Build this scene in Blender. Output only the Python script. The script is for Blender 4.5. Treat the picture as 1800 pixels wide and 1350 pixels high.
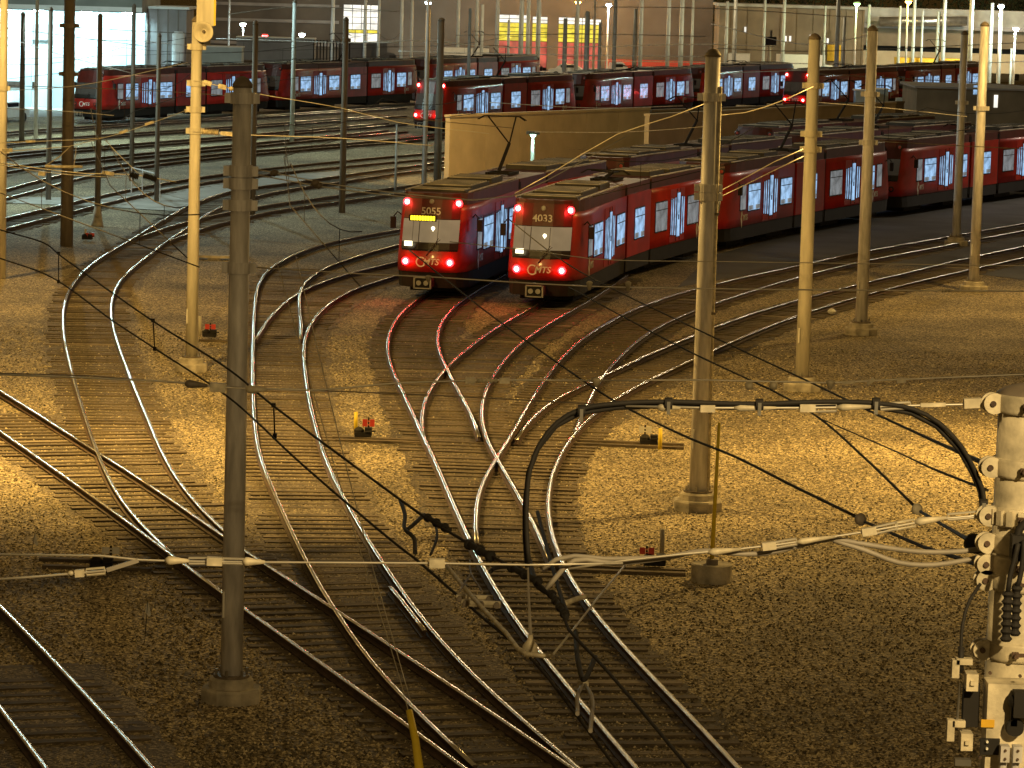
import bpy, math, random
from mathutils import Vector, Matrix
random.seed(7)
S = bpy.context.scene
COL = S.collection
for o in list(bpy.data.objects): bpy.data.objects.remove(o)

# ------------------------------------------------------------------ camera
FPX, W0, H0 = 6240.0, 1800.0, 1350.0
CAMZ = 11.9
TH = math.atan(735.0 / FPX)
PHI = 0.028
_f = Vector((0, math.cos(TH), -math.sin(TH)))
_r0 = Vector((1, 0, 0)); _u0 = Vector((0, math.sin(TH), math.cos(TH)))
_r = _r0 * math.cos(PHI) + _u0 * math.sin(PHI)
_u = _u0 * math.cos(PHI) - _r0 * math.sin(PHI)
CP = Vector((0, 0, CAMZ))
cam = bpy.data.cameras.new('camera'); camo = bpy.data.objects.new('camera', cam); COL.objects.link(camo)
cam.sensor_width = 36.0; cam.lens = FPX / W0 * 36.0; cam.clip_start = 0.5; cam.clip_end = 4000
m = Matrix((( _r.x, _u.x, -_f.x, 0), (_r.y, _u.y, -_f.y, 0), (_r.z, _u.z, -_f.z, CAMZ), (0, 0, 0, 1)))
camo.matrix_world = m
S.camera = camo

# ------------------------------------------------------------------ world, exposure
w = bpy.data.worlds.new('World'); S.world = w; w.use_nodes = True
bg = w.node_tree.nodes['Background']
bg.inputs['Color'].default_value = (1.0, 0.62, 0.20, 1); bg.inputs['Strength'].default_value = 0.10
S.view_settings.view_transform = 'Standard'; S.view_settings.look = 'None'
S.view_settings.gamma = 1; S.view_settings.use_curve_mapping = False
S.view_settings.exposure = 0.0
S.render.resolution_x = 1024; S.render.resolution_y = 768

SODIUM = (1.0, 0.615, 0.165); COOL = (0.70, 1.0, 0.95)

# ------------------------------------------------------------------ pixel helpers (real depth / ground intersection)
def ray(px, py):
    return _f * FPX + _r * (px - 900.0) - _u * (py - 675.0)
def G(px, py, z=0.0):
    d = ray(px, py); t = (z - CAMZ) / d.z
    return CP + d * t
def P(px, py, Y):
    d = ray(px, py); return CP + d * (Y / d.y)

# ------------------------------------------------------------------ materials
MATS = {}
def nt(name):
    m = bpy.data.materials.new(name); m.use_nodes = True
    n = m.node_tree.nodes; l = m.node_tree.links
    return m, n, l, n['Principled BSDF']
def pmat(name, col, rough=0.6, metal=0.0, var=0.25, scale=3.0, bump=0.0, bscale=40.0, spec=None, coat=0.0, stretch=None):
    m, n, l, b = nt(name)
    tc = n.new('ShaderNodeTexCoord'); mp = n.new('ShaderNodeMapping'); l.new(tc.outputs['Object'], mp.inputs[0])
    if stretch: mp.inputs['Scale'].default_value = stretch
    nz = n.new('ShaderNodeTexNoise'); nz.inputs['Scale'].default_value = scale; nz.inputs['Detail'].default_value = 6
    l.new(mp.outputs[0], nz.inputs['Vector'])
    r = n.new('ShaderNodeValToRGB')
    a = [max(0, c * (1 - var)) for c in col]; z = [min(1, c * (1 + var)) for c in col]
    r.color_ramp.elements[0].position = .3; r.color_ramp.elements[1].position = .7
    r.color_ramp.elements[0].color = (*a, 1); r.color_ramp.elements[1].color = (*z, 1)
    l.new(nz.outputs['Fac'], r.inputs[0]); l.new(r.outputs[0], b.inputs['Base Color'])
    b.inputs['Roughness'].default_value = rough; b.inputs['Metallic'].default_value = metal
    if coat: b.inputs['Coat Weight'].default_value = coat; b.inputs['Coat Roughness'].default_value = .12
    if bump:
        n2 = n.new('ShaderNodeTexNoise'); n2.inputs['Scale'].default_value = bscale; n2.inputs['Detail'].default_value = 4
        l.new(mp.outputs[0], n2.inputs['Vector'])
        bp = n.new('ShaderNodeBump'); bp.inputs['Strength'].default_value = bump; bp.inputs['Distance'].default_value = .02
        l.new(n2.outputs['Fac'], bp.inputs['Height']); l.new(bp.outputs[0], b.inputs['Normal'])
    MATS[name] = m; return m
def emat(name, col, strength, var=0.0, vscale=6.0):
    m, n, l, b = nt(name)
    b.inputs['Base Color'].default_value = (.05, .05, .05, 1); b.inputs['Roughness'].default_value = .2
    b.inputs['Emission Color'].default_value = (*col, 1); b.inputs['Emission Strength'].default_value = strength
    if var:
        tc = n.new('ShaderNodeTexCoord'); nz = n.new('ShaderNodeTexNoise'); nz.inputs['Scale'].default_value = vscale
        l.new(tc.outputs['Object'], nz.inputs['Vector'])
        mr = n.new('ShaderNodeMapRange'); mr.inputs[1].default_value = .35; mr.inputs[2].default_value = .65
        mr.inputs[3].default_value = strength * (1 - var); mr.inputs[4].default_value = strength
        l.new(nz.outputs['Fac'], mr.inputs[0]); l.new(mr.outputs[0], b.inputs['Emission Strength'])
    MATS[name] = m; return m
def gravel(name, cols, vscale=17.0, bump=0.9, blotch=0.5):
    m, n, l, b = nt(name)
    g = n.new('ShaderNodeNewGeometry')
    v = n.new('ShaderNodeTexVoronoi'); v.inputs['Scale'].default_value = vscale
    l.new(g.outputs['Position'], v.inputs['Vector'])
    sx = n.new('ShaderNodeSeparateColor'); l.new(v.outputs['Color'], sx.inputs[0])
    r = n.new('ShaderNodeValToRGB'); e = r.color_ramp.elements
    e[0].position = 0; e[0].color = (*cols[0], 1); e[1].position = 1; e[1].color = (*cols[2], 1)
    k = e.new(.55); k.color = (*cols[1], 1)
    l.new(sx.outputs[0], r.inputs[0])
    nz = n.new('ShaderNodeTexNoise'); nz.inputs['Scale'].default_value = .22; nz.inputs['Detail'].default_value = 7
    l.new(g.outputs['Position'], nz.inputs['Vector'])
    mr = n.new('ShaderNodeMapRange'); mr.inputs[1].default_value = .3; mr.inputs[2].default_value = .7
    mr.inputs[3].default_value = 1 - blotch; mr.inputs[4].default_value = 1 + blotch * .6
    l.new(nz.outputs['Fac'], mr.inputs[0])
    mx = n.new('ShaderNodeVectorMath'); mx.operation = 'SCALE'
    l.new(r.outputs[0], mx.inputs[0]); l.new(mr.outputs[0], mx.inputs['Scale'])
    l.new(mx.outputs[0], b.inputs['Base Color']); b.inputs['Roughness'].default_value = .85
    bp = n.new('ShaderNodeBump'); bp.inputs['Strength'].default_value = bump; bp.inputs['Distance'].default_value = .05
    l.new(sx.outputs[1], bp.inputs['Height']); l.new(bp.outputs[0], b.inputs['Normal'])
    MATS[name] = m; return m
gravel('gravel', [(.035, .027, .015), (.22, .172, .095), (.80, .67, .42)], vscale=23.0)
gravel('ballast_dark', [(.03, .024, .015), (.105, .082, .052), (.30, .245, .165)], vscale=25.0)
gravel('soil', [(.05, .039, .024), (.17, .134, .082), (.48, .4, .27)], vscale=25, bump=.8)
pmat('concrete', (.36, .35, .32), .85, var=.3, scale=.6, bump=.25, bscale=12)
pmat('asphalt', (.10, .10, .10), .8, var=.35, scale=.35, bump=.3, bscale=30)
pmat('concrete_post', (.42, .38, .31), .85, var=.5, scale=3, bump=.3, bscale=25)
pmat('tie_wood', (.115, .088, .055), .8, var=.6, scale=2.2, bump=.6, bscale=20, stretch=(1, 4, 4))
pmat('tie_pale', (.26, .21, .15), .8, var=.4, scale=2.2, bump=.6, bscale=20, stretch=(1, 4, 4))
pmat('rail_head', (.72, .70, .67), .27, metal=1.0, var=.15, scale=1.5)
pmat('rail_rust', (.075, .045, .03), .75, var=.45, scale=5, bump=.3)
pmat('galv', (.66, .64, .64), .55, metal=.15, var=.32, scale=2.5, stretch=(3, 3, .5))
pmat('galv_old', (.17, .14, .11), .6, metal=.1, var=.35, scale=2.0, stretch=(3, 3, .4))
pmat('pale_pole', (.50, .53, .53), .6, metal=.2, var=.25, scale=2.5, stretch=(3, 3, .5))
pmat('cream_pole', (.62, .58, .48), .65, var=.2, scale=2.0, stretch=(3, 3, .4))
pmat('cast', (.56, .50, .37), .6, metal=.15, var=.38, scale=9, bump=.15)
pmat('wire_bright', (.60, .56, .48), .45, metal=.6, var=.2, scale=2)
pmat('wire_dark', (.016, .011, .007), .9, metal=0, var=.3, scale=2)
pmat('rubber', (.014, .012, .011), .75, var=.3, scale=4)
pmat('grey_cable', (.30, .27, .23), .55, var=.2, scale=4)
pmat('red_paint', (.40, .016, .010), .40, var=.28, scale=.9, coat=.2)
pmat('mask_maroon', (.09, .012, .009), .4, var=.2)
pmat('roof_maroon', (.085, .015, .011), .5, var=.4, scale=1.2)
pmat('black_body', (.022, .020, .019), .38, var=.35, scale=1.5)
pmat('under_black', (.011, .009, .008), .8, var=.4, scale=2)
pmat('roof_grey', (.05, .043, .036), .6, var=.5, scale=1.2)
pmat('roof_pale', (.55, .49, .38), .55, var=.45, scale=1.6)
pmat('steel', (.55, .54, .52), .3, metal=.9, var=.15)
pmat('white_paint', (.78, .76, .70), .5, var=.06)
pmat('yellow_paint', (.80, .60, .04), .5, var=.1)
pmat('target_red', (.62, .05, .03), .45, var=.15)
pmat('window_frame', (.012, .012, .013), .25, var=.2)
pmat('glass_dark', (.02, .02, .022), .06, var=.2)
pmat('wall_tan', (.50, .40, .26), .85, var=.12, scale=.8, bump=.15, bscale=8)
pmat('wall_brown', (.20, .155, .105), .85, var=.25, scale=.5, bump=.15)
pmat('wall_white', (.80, .82, .82), .75, var=.06, scale=.5)
pmat('wall_grey', (.30, .28, .28), .8, var=.2, scale=.6)
pmat('wall_work', (.12, .10, .085), .85, var=.3, scale=.25)
pmat('wall_bluegrey', (.48, .55, .56), .7, var=.12, scale=.8)
pmat('canopy', (.24, .26, .24), .75, var=.25, scale=.4)
pmat('bark', (.06, .045, .03), .9, var=.4, scale=3)
pmat('leaf', (.035, .05, .02), .7, var=.5, scale=.8)
pmat('car_white', (.72, .72, .70), .3, var=.05, coat=.6)
pmat('car_dark', (.05, .05, .055), .3, var=.1, coat=.6)
pmat('truck_yellow', (.72, .42, .03), .45, var=.12)
pmat('sign_red', (.42, .05, .03), .5, var=.1)
emat('lit_window', (.40, .66, 1.0), .95, var=.55, vscale=2.6)
emat('lit_window_dim', (.70, .75, .78), .28, var=.5, vscale=2.2)
emat('cab_glow', (1.0, .72, .38), .24, var=.25, vscale=1.2)
emat('cab_dim', (1.0, .8, .55), .02, var=.3, vscale=1.2)
emat('tail_halo', (1.0, .015, .02), 14.0)  # halo of the lit lens, painted as glow on the housing ring
emat('tail_core', (1.0, .08, .07), 130.0)
emat('amber', (1.0, .72, .02), 3.2)
emat('cab_lamp', (1.0, .86, .52), 3.5)
emat('bay_yellow', (1.0, .80, .06), 1.15, var=.5, vscale=1.2)
emat('bay_red', (.95, .14, .10), .75, var=.5, vscale=1.0)
emat('bay_white', (1.0, .95, .82), 1.5, var=.4, vscale=1.0)
emat('lamp_sodium', (1.0, .52, .08), 60.0)
emat('lamp_cool', (.72, .93, 1.0), 70.0)
emat('lamp_green', (.45, 1.0, .35), 25.0)
emat('lamp_red', (1.0, .03, .03), 30.0)
emat('signal_green', (.45, 1.0, .75), 12.0)
emat('window_warm', (1.0, .80, .45), 1.0, var=.3)

# ------------------------------------------------------------------ mesh builder
class MB:
    def __init__(s): s.v = []; s.f = []; s.m = []
    def add(s, vs, fs, mi=0):
        o = len(s.v); s.v += [tuple(v) for v in vs]; s.f += [tuple(i + o for i in f) for f in fs]; s.m += [mi] * len(fs)
    def box(s, c, d, mi=0, M=None):
        x, y, z = [k / 2 for k in d]
        vs = [Vector((a * x, b * y, e * z)) for a in (-1, 1) for b in (-1, 1) for e in (-1, 1)]
        if M is not None: vs = [M @ v for v in vs]
        vs = [v + Vector(c) for v in vs]
        s.add(vs, [(0, 1, 3, 2), (4, 6, 7, 5), (0, 4, 5, 1), (2, 3, 7, 6), (0, 2, 6, 4), (1, 5, 7, 3)], mi)
    def tube(s, pts, r, seg=8, mi=0, caps=True):
        pts = [Vector(p) for p in pts]; n = len(pts)
        rr = r if isinstance(r, (list, tuple)) else [r] * n
        prev = None; rings = []
        for i, p in enumerate(pts):
            t = (pts[min(i + 1, n - 1)] - pts[max(i - 1, 0)])
            if t.length < 1e-9: t = Vector((0, 0, 1))
            t.normalize()
            if prev is None:
                a = Vector((0, 0, 1)) if abs(t.z) < .9 else Vector((1, 0, 0))
                x = t.cross(a).normalized()
            else:
                x = (prev - t * prev.dot(t)).normalized()
            prev = x; y = t.cross(x)
            rings.append([p + (x * math.cos(2 * math.pi * k / seg) + y * math.sin(2 * math.pi * k / seg)) * rr[i] for k in range(seg)])
        vs = [v for g in rings for v in g]; fs = []
        for i in range(n - 1):
            for k in range(seg):
                a = i * seg + k; b = i * seg + (k + 1) % seg
                fs.append((a, b, b + seg, a + seg))
        if caps: fs.append(tuple(range(seg - 1, -1, -1))); fs.append(tuple((n - 1) * seg + k for k in range(seg)))
        s.add(vs, fs, mi)
    def lathe(s, prof, c=(0, 0, 0), seg=16, mi=0, axis=None):
        c = Vector(c); ax = Vector(axis).normalized() if axis is not None else Vector((0, 0, 1))
        a = Vector((0, 0, 1)) if abs(ax.z) < .9 else Vector((1, 0, 0))
        x = ax.cross(a).normalized(); y = ax.cross(x)
        vs = []
        for (r, z) in prof:
            for k in range(seg):
                t = 2 * math.pi * (k + .5) / seg
                vs.append(c + ax * z + (x * math.cos(t) + y * math.sin(t)) * r)
        fs = []; n = len(prof)
        for i in range(n - 1):
            for k in range(seg):
                p = i * seg + k; q = i * seg + (k + 1) % seg
                fs.append((p, q, q + seg, p + seg))
        fs.append(tuple(range(seg))[::-1]); fs.append(tuple((n - 1) * seg + k for k in range(seg)))
        s.add(vs, fs, mi)
    def poly(s, pts, mi=0): s.add(pts, [tuple(range(len(pts)))], mi)
    def prism(s, pts, d, mi=0):
        n = len(pts); d = Vector(d)
        vs = [Vector(p) for p in pts] + [Vector(p) + d for p in pts]
        fs = [tuple(range(n))[::-1], tuple(range(n, 2 * n))] + [(i, (i + 1) % n, (i + 1) % n + n, i + n) for i in range(n)]
        s.add(vs, fs, mi)
    def mesh(s, name, mats, smooth=False):
        me = bpy.data.meshes.new(name); me.from_pydata(s.v, [], s.f); me.update()
        for k in (mats if isinstance(mats, (list, tuple)) else [mats]): me.materials.append(MATS[k])
        me.polygons.foreach_set('material_index', s.m)
        if hasattr(s, 'sm'): me.polygons.foreach_set('use_smooth', s.sm)
        if smooth:
            me.polygons.foreach_set('use_smooth', [len(f) == 4 for f in s.f])
        return me
def ob(name, data, parent=None, M=None):
    o = bpy.data.objects.new(name, data); COL.objects.link(o)
    if parent is not None: o.parent = parent
    if M is not None: o.matrix_local = M
    return o
def build(mb, name, mats, parent=None, smooth=False, origin=None):
    if origin is not None:
        q = Vector(origin); mb.v = [tuple(Vector(v) - q) for v in mb.v]
    o = ob(name, mb.mesh(name, mats, smooth), parent)
    return o
def tag(o, label=None, cat=None, group=None, kind=None):
    if label: o['label'] = label
    if cat: o['category'] = cat
    if group: o['group'] = group
    if kind: o['kind'] = kind
    return o
def empty(name, loc, label=None, cat=None, group=None):
    o = bpy.data.objects.new(name, None); COL.objects.link(o); o.location = loc; o.empty_display_size = .3
    return tag(o, label, cat, group)
def T(v): return Matrix.Translation(Vector(v))
def part(mb, name, mats, parent, smooth=False, M=None):
    """mesh given in world coordinates, parented to a thing whose matrix is a pure translation"""
    q = parent.location if parent.parent is None else Vector((0, 0, 0))
    mb.v = [tuple(Vector(v) - q) for v in mb.v]
    return ob(name, mb.mesh(name, mats, smooth), parent)
def crom(pts, step=1.0):
    pts = [Vector(p) for p in pts]
    if len(pts) < 3:
        n = max(2, int((pts[1] - pts[0]).length / step) + 1)
        return [pts[0].lerp(pts[1], i / (n - 1)) for i in range(n)]
    q = [pts[0] * 2 - pts[1]] + pts + [pts[-1] * 2 - pts[-2]]
    out = []
    for i in range(1, len(q) - 2):
        p0, p1, p2, p3 = q[i - 1], q[i], q[i + 1], q[i + 2]
        L = (p2 - p1).length; n = max(1, int(L / step))
        t0 = 0; t1 = t0 + max(1e-4, (p1 - p0).length) ** .5; t2 = t1 + max(1e-4, L) ** .5; t3 = t2 + max(1e-4, (p3 - p2).length) ** .5
        for k in range(n):
            t = t1 + (t2 - t1) * k / n
            A1 = p0 * ((t1 - t) / (t1 - t0)) + p1 * ((t - t0) / (t1 - t0))
            A2 = p1 * ((t2 - t) / (t2 - t1)) + p2 * ((t - t1) / (t2 - t1))
            A3 = p2 * ((t3 - t) / (t3 - t2)) + p3 * ((t - t2) / (t3 - t2))
            B1 = A1 * ((t2 - t) / (t2 - t0)) + A2 * ((t - t0) / (t2 - t0))
            B2 = A2 * ((t3 - t) / (t3 - t1)) + A3 * ((t - t1) / (t3 - t1))
            out.append(B1 * ((t2 - t) / (t2 - t1)) + B2 * ((t - t1) / (t2 - t1)))
    out.append(pts[-1]); return out
def smooth(pts, it=6):
    for _ in range(it):
        q = pts[:]
        for i in range(1, len(pts) - 1): q[i] = (pts[i - 1] + pts[i] * 2 + pts[i + 1]) / 4
        pts = q
    return pts

# ------------------------------------------------------------------ lamps (modelled fixtures with their light)
def lamp_post(label, x, y, h, col, power, mat, arm=(0, 0), spot=None, aim=None, pole_mat='galv', lens=1.0, blend=.8, head=(.7, .34, .16), group=None, radius=.18, name='lamp_post'):
    e = empty(name, (x, y, 0), label, 'lamp', group)
    b = MB(); b.tube([(x, y, 0), (x, y, h)], [.13, .08], 10); part(b, 'shaft', pole_mat, e, True)
    hx, hy = x + arm[0], y + arm[1]
    b = MB(); b.tube([(x, y, h - .1), ((x + hx) / 2, (y + hy) / 2, h + .25), (hx, hy, h + .25)], .045, 8); part(b, 'arm', pole_mat, e, True)
    b = MB(); b.box((hx, hy, h + .22), head); part(b, 'lamp_head', 'galv_old', e)
    b = MB(); b.lathe([(.02, -.16 * lens), (.12 * lens, -.12 * lens), (.18 * lens, 0)], (hx, hy, h + .13), 12); part(b, 'lens', mat, e, True)
    ld = bpy.data.lights.new(name + '_light', 'SPOT' if spot else 'POINT'); ld.energy = power; ld.color = col; ld.shadow_soft_size = radius
    if spot: ld.spot_size = math.radians(spot); ld.spot_blend = blend
    lo = bpy.data.objects.new('light', ld); COL.objects.link(lo); lo.parent = e
    lo.location = (hx - x, hy - y, h - .02)
    if aim is not None:
        d = Vector(aim) - Vector((hx, hy, h)); lo.rotation_euler = d.to_track_quat('-Z', 'Y').to_euler()
    return e
# two tall sodium yard lamps whose pools light the foreground, posts just beyond the picture
lamp_post('tall sodium yard lamp left of the picture', -14.6, 84, 15.5, SODIUM, 32000, 'lamp_sodium', arm=(1.6, 0), spot=168, blend=.35, aim=(-9, 98, 0))
lamp_post('tall sodium yard lamp right of the picture', 14.8, 86, 14.0, SODIUM, 21000, 'lamp_sodium', arm=(-1.6, 0), spot=140, blend=.7, aim=(7.5, 84.5, 0))
lamp_post('sodium street lamp on the overpass by the camera', 6.0, 3.0, 16.0, (1, .71, .31), 18000, 'lamp_sodium', arm=(0, 1.2), spot=120, aim=(1, 30, 8))

# ------------------------------------------------------------------ ground
b = MB(); b.poly([(-1500, -60, 0), (1500, -60, 0), (1500, 2500, 0), (-1500, 2500, 0)])
tag(build(b, 'ground', 'gravel'), kind='structure')
def sheet(name, px, z, mat):
    b = MB(); b.poly([G(x, y, z) for x, y in px][::-1]); o = build(b, name, mat)
    if o.data.polygons[0].normal.z < 0:
        o.data.flip_normals()
    return tag(o, kind='structure')
sheet('yard_pavement', [(1190, 505), (1330, 480), (1500, 455), (1800, 492), (2300, 560), (2300, 250), (1800, 330), (1500, 380), (1250, 450)], .012, 'asphalt')
sheet('concrete_crossing', [(-60, 346), (140, 347), (235, 338), (330, 323), (430, 313), (600, 300), (610, 306), (430, 333), (310, 371), (180, 363), (-60, 353)], .03, 'concrete')
sheet('far_pavement', [(-300, 214), (300, 200), (720, 172), (1100, 150), (2200, 140), (2200, 40), (-300, 40)], .014, 'concrete')

# ------------------------------------------------------------------ rails and tracks
PROF = [(-.07, 0), (.07, 0), (.07, .02), (.012, .04), (.012, .11), (.042, .12), (.042, .137), (.034, .147), (.018, .1512), (0, .1525), (-.018, .1512), (-.034, .147), (-.042, .137), (-.042, .12), (-.012, .11), (-.012, .04), (-.07, .02)]
RZ = .19
def rail_pts(px, step=1.2):
    return smooth(crom([G(x, y, RZ) for x, y in px], step), 8)
def rail_mesh(pts, z0=.04):
    b = MB(); n = len(pts); k = len(PROF); vs = []
    for i, p in enumerate(pts):
        t = pts[min(i + 1, n - 1)] - pts[max(i - 1, 0)]; t.z = 0; t.normalize(); x = Vector((t.y, -t.x, 0))
        for (a, c) in PROF: vs.append((p.x + x.x * a, p.y + x.y * a, z0 + c))
    fs = []; mi = []
    for i in range(n - 1):
        for j in range(k):
            a = i * k + j; c = i * k + (j + 1) % k
            fs.append((a, c, c + k, a + k)); mi.append(0 if 6 <= j <= 11 else 1)
    fs.append(tuple(range(k))[::-1]); fs.append(tuple((n - 1) * k + j for j in range(k))); mi += [1, 1]
    b.v = vs; b.f = fs; b.m = mi; b.sm = [k == 0 for k in mi]
    return b
RA = [(829, 473), (760, 508), (727, 530), (695, 560), (683, 588), (680, 610), (685, 637), (710, 692), (743, 763), (773, 827), (803, 900), (830, 957), (860, 1020), (900, 1080), (933, 1127), (983, 1186), (1033, 1247), (1120, 1350), (1230, 1480)]
RB = [(898, 476), (838, 510), (807, 530), (775, 565), (767, 590), (769, 608), (782, 640), (813, 700), (836, 736), (842, 767)]
RC = [(1034, 479), (975, 518), (935, 540), (880, 570), (833, 603), (782, 647), (752, 688), (740, 722), (739, 745), (745, 768)]
RD = [(1103, 482), (1045, 522), (1005, 545), (960, 570), (917, 600), (880, 640), (858, 675), (846, 712), (846, 745), (855, 777), (873, 803), (923, 890), (937, 915), (950, 937), (960, 962), (969, 988)]
RE = [(1900, 376), (1760, 399), (1640, 420), (1500, 445), (1400, 467), (1300, 488), (1200, 513), (1120, 540), (1057, 573), (1010, 605), (973, 645), (923, 720), (900, 763), (873, 803), (850, 838), (837, 868), (832, 900), (834, 930), (838, 955)]
RH = [(1900, 388), (1760, 412), (1640, 435), (1500, 462), (1400, 487), (1280, 524), (1200, 553), (1140, 583), (1093, 623), (1063, 655), (1042, 690), (1025, 727), (1006, 768)]
RG = [(1950, 400), (1800, 432), (1700, 453), (1600, 477), (1500, 501), (1400, 527), (1290, 561), (1200, 597), (1130, 627), (1060, 660), (1000, 688), (953, 712), (930, 732), (915, 752), (907, 772)]
RI = [(1950, 416), (1800, 452), (1700, 474), (1600, 497), (1500, 523), (1400, 554), (1293, 597), (1200, 640), (1130, 672), (1067, 709), (1017, 750), (983, 800), (965, 850), (961, 900), (967, 940), (978, 970), (996, 1010), (1033, 1063), (1100, 1140), (1200, 1243), (1300, 1350), (1420, 1480)]
L1L = [(860, 274), (690, 295), (590, 309), (500, 322), (422, 331), (383, 341), (333, 360), (278, 391), (228, 422), (172, 455), (138, 485), (118, 515), (111, 545), (112, 590), (130, 667), (147, 723), (167, 785), (180, 818), (200, 860), (232, 905), (268, 942), (312, 982)]
L1R = [(860, 284), (690, 305), (590, 320), (500, 333), (422, 351), (381, 366), (356, 381), (333, 397), (294, 423), (250, 457), (220, 481), (203, 505), (195, 533), (196, 560), (203, 590), (230, 665), (263, 743), (290, 808), (320, 855), (360, 902), (400, 940), (447, 977)]
LBL = [(800, 315), (690, 329), (600, 342), (500, 355), (422, 368), (333, 387), (290, 400), (244, 416)]
LBR = [(800, 326), (690, 340), (600, 353), (500, 366), (422, 383), (356, 400), (333, 408), (297, 423)]
MR = [(-60, 650), (0, 686), (55, 720), (110, 755), (165, 790), (240, 836), (300, 876), (395, 944), (445, 978), (520, 1026), (600, 1077), (667, 1121), (767, 1187), (867, 1252), (933, 1297), (1007, 1348), (1180, 1470)]
ML = [(-60, 716), (0, 757), (60, 799), (130, 848), (200, 898), (300, 973), (390, 1041), (480, 1105), (560, 1161), (600, 1189), (667, 1237), (727, 1281), (820, 1350), (990, 1480)]
C1L = [(900, 362), (790, 385), (690, 405), (620, 416), (560, 430), (510, 449), (478, 468), (457, 492), (449, 525), (446, 570), (444, 640), (446, 720), (452, 780), (462, 820), (478, 858), (498, 900), (523, 957), (540, 992), (565, 1036), (600, 1087), (645, 1158), (700, 1221), (750, 1268), (835, 1345)]
C1R = [(900, 385), (790, 407), (690, 432), (610, 455), (565, 472), (540, 490), (527, 508), (526, 540), (530, 570), (529, 596)]
C2L = [(890, 405), (785, 435), (690, 462), (640, 472), (600, 483), (560, 497), (523, 513), (490, 540), (466, 567), (450, 596)]
C2R = [(900, 425), (790, 454), (690, 486), (640, 500), (600, 517), (570, 540), (550, 560), (537, 585), (533, 610), (536, 650), (545, 710), (558, 760), (570, 800), (580, 826), (597, 860), (613, 890), (638, 934), (664, 976), (710, 1043), (750, 1099), (800, 1158), (867, 1220), (933, 1277), (1000, 1333), (1120, 1440)]
QR = [(-60, 1005), (0, 1063), (83, 1147), (167, 1237), (270, 1350), (400, 1500)]
QL = [(-60, 1165), (0, 1241), (40, 1293), (83, 1350), (190, 1500)]
KR = [(-60, 419), (8, 401), (105, 377), (161, 362), (278, 335), (340, 323), (420, 311), (500, 302), (700, 283), (860, 270)]
KL = [(-60, 399), (8, 383), (105, 360), (161, 347), (230, 331), (292, 320), (355, 310), (420, 301), (500, 292), (700, 273), (860, 261)]
def mids(A, B, n=None):
    out = []
    for p in A:
        q = min(B, key=lambda t: (t - p).length_squared)
        if (q - p).length < 2.2: out.append((p + q) / 2)
    return smooth(out, 10)
std = MB(); std.box((0, 0, -.06), (2.6, .23, .20)); TIE = std.mesh('tie', 'tie_wood')
std = MB(); std.box((0, 0, -.06), (2.6, .23, .20)); TIEP = std.mesh('tie', 'tie_pale')
def resample(pts, step):
    out = []; acc = 0.0
    for a, c in zip(pts, pts[1:]):
        L = (c - a).length
        while acc < L:
            t = acc / L; d = (c - a).normalized(); out.append((a.lerp(c, t), d)); acc += step
        acc -= L
    return out
TRACKS = []   # (empty, centre line)
def track(label, A, B, centre=None, ties=True, tstep=.58, extra=()):
    ra = rail_pts(A) if A else None; rb = rail_pts(B) if B else None
    c0 = centre if centre else mids(ra, rb)
    e = empty('railway_track', (c0[0].x, c0[0].y, 0), label, 'railway track')
    for r in (ra, rb):
        if r: part(rail_mesh(r), 'rail', ['rail_head', 'rail_rust'], e)
    for r in extra: part(rail_mesh(rail_pts(r, .6)), 'guard_rail', ['rail_head', 'rail_rust'], e)
    prev = [t for t in TRACKS]
    if ties:
        n = 0; acc = []
        for p, d in resample(c0, tstep):
            x = Vector((d.y, -d.x, 0)).normalized()
            if x.x < 0: x = -x
            skip = False
            for (e2, c2, s2) in prev:
                q = min(c2, key=lambda t: (t - p).length_squared)
                if (q - p).length < 2.45: skip = True; break
            if skip: continue
            acc.append((p, x))
        TRACKS.append((e, c0, acc))
    return e
def lay_ties():
    allc = [c for (_, c, _) in TRACKS]
    for (e, c0, acc) in TRACKS:
        n = 0; rest = MB()
        for p, x in acc:
            lo, hi = -1.3, 1.3
            for c2 in allc:
                if c2 is c0: continue
                q = min(c2, key=lambda t: (t - p).length_squared); d = (q - p).dot(x)
                if (q - p).length < 2.45: lo = min(lo, d - 1.3); hi = max(hi, d + 1.3)
            lo += random.uniform(-.12, .08); hi += random.uniform(-.08, .12)
            c = p + x * ((lo + hi) / 2); c.z = random.uniform(-.026, .010)
            M = T(c - e.location) @ Matrix.Rotation(math.atan2(x.y, x.x) + random.uniform(-.012, .012), 4, 'Z') @ Matrix.Diagonal(((hi - lo) / 2.6, random.uniform(.85, 1.1), 1, 1))
            if n < 300:
                ob('tie', TIEP if random.random() < .035 else TIE, e, M); n += 1
            else: rest.box((0, 0, -.06), (2.6, .23, .2)); k = 8; rest.v[-8:] = [tuple(M @ Vector(v)) for v in rest.v[-8:]]
        if rest.v:
            o = ob('far_ties', rest.mesh('far_ties', 'tie_wood'), e); o['kind'] = 'stuff'
rI = rail_pts(RI); rE = rail_pts(RE); rA = rail_pts(RA); rD = rail_pts(RD); rC = rail_pts(RC); rH = rail_pts(RH); rG = rail_pts(RG); rB = rail_pts(RB)
yI = lambda y: G(900, y).y
cT3 = mids([p for p in rE if p.y > yI(880)] , rH + [p for p in rI if p.y < yI(760)]) + mids([p for p in rA if p.y < yI(960)], rI)
cT3 = smooth(resample and [p for p, d in resample(cT3, 1.0)], 12)
cT4 = mids(rG, rI)
cT1 = mids([p for p in rA if p.y > yI(950)], rB + [p for p in rD if p.y < yI(775)])
cT2 = mids(rC + [], rD)
track('curving track from bottom right passing nearest the right bank of gravel', RE, RH, cT3)
track('outermost curving track on the right with bright inner rail', RG, RI, cT4)
track('track leading up to the left trolley numbered 5055', RA, RB, cT1)
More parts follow.
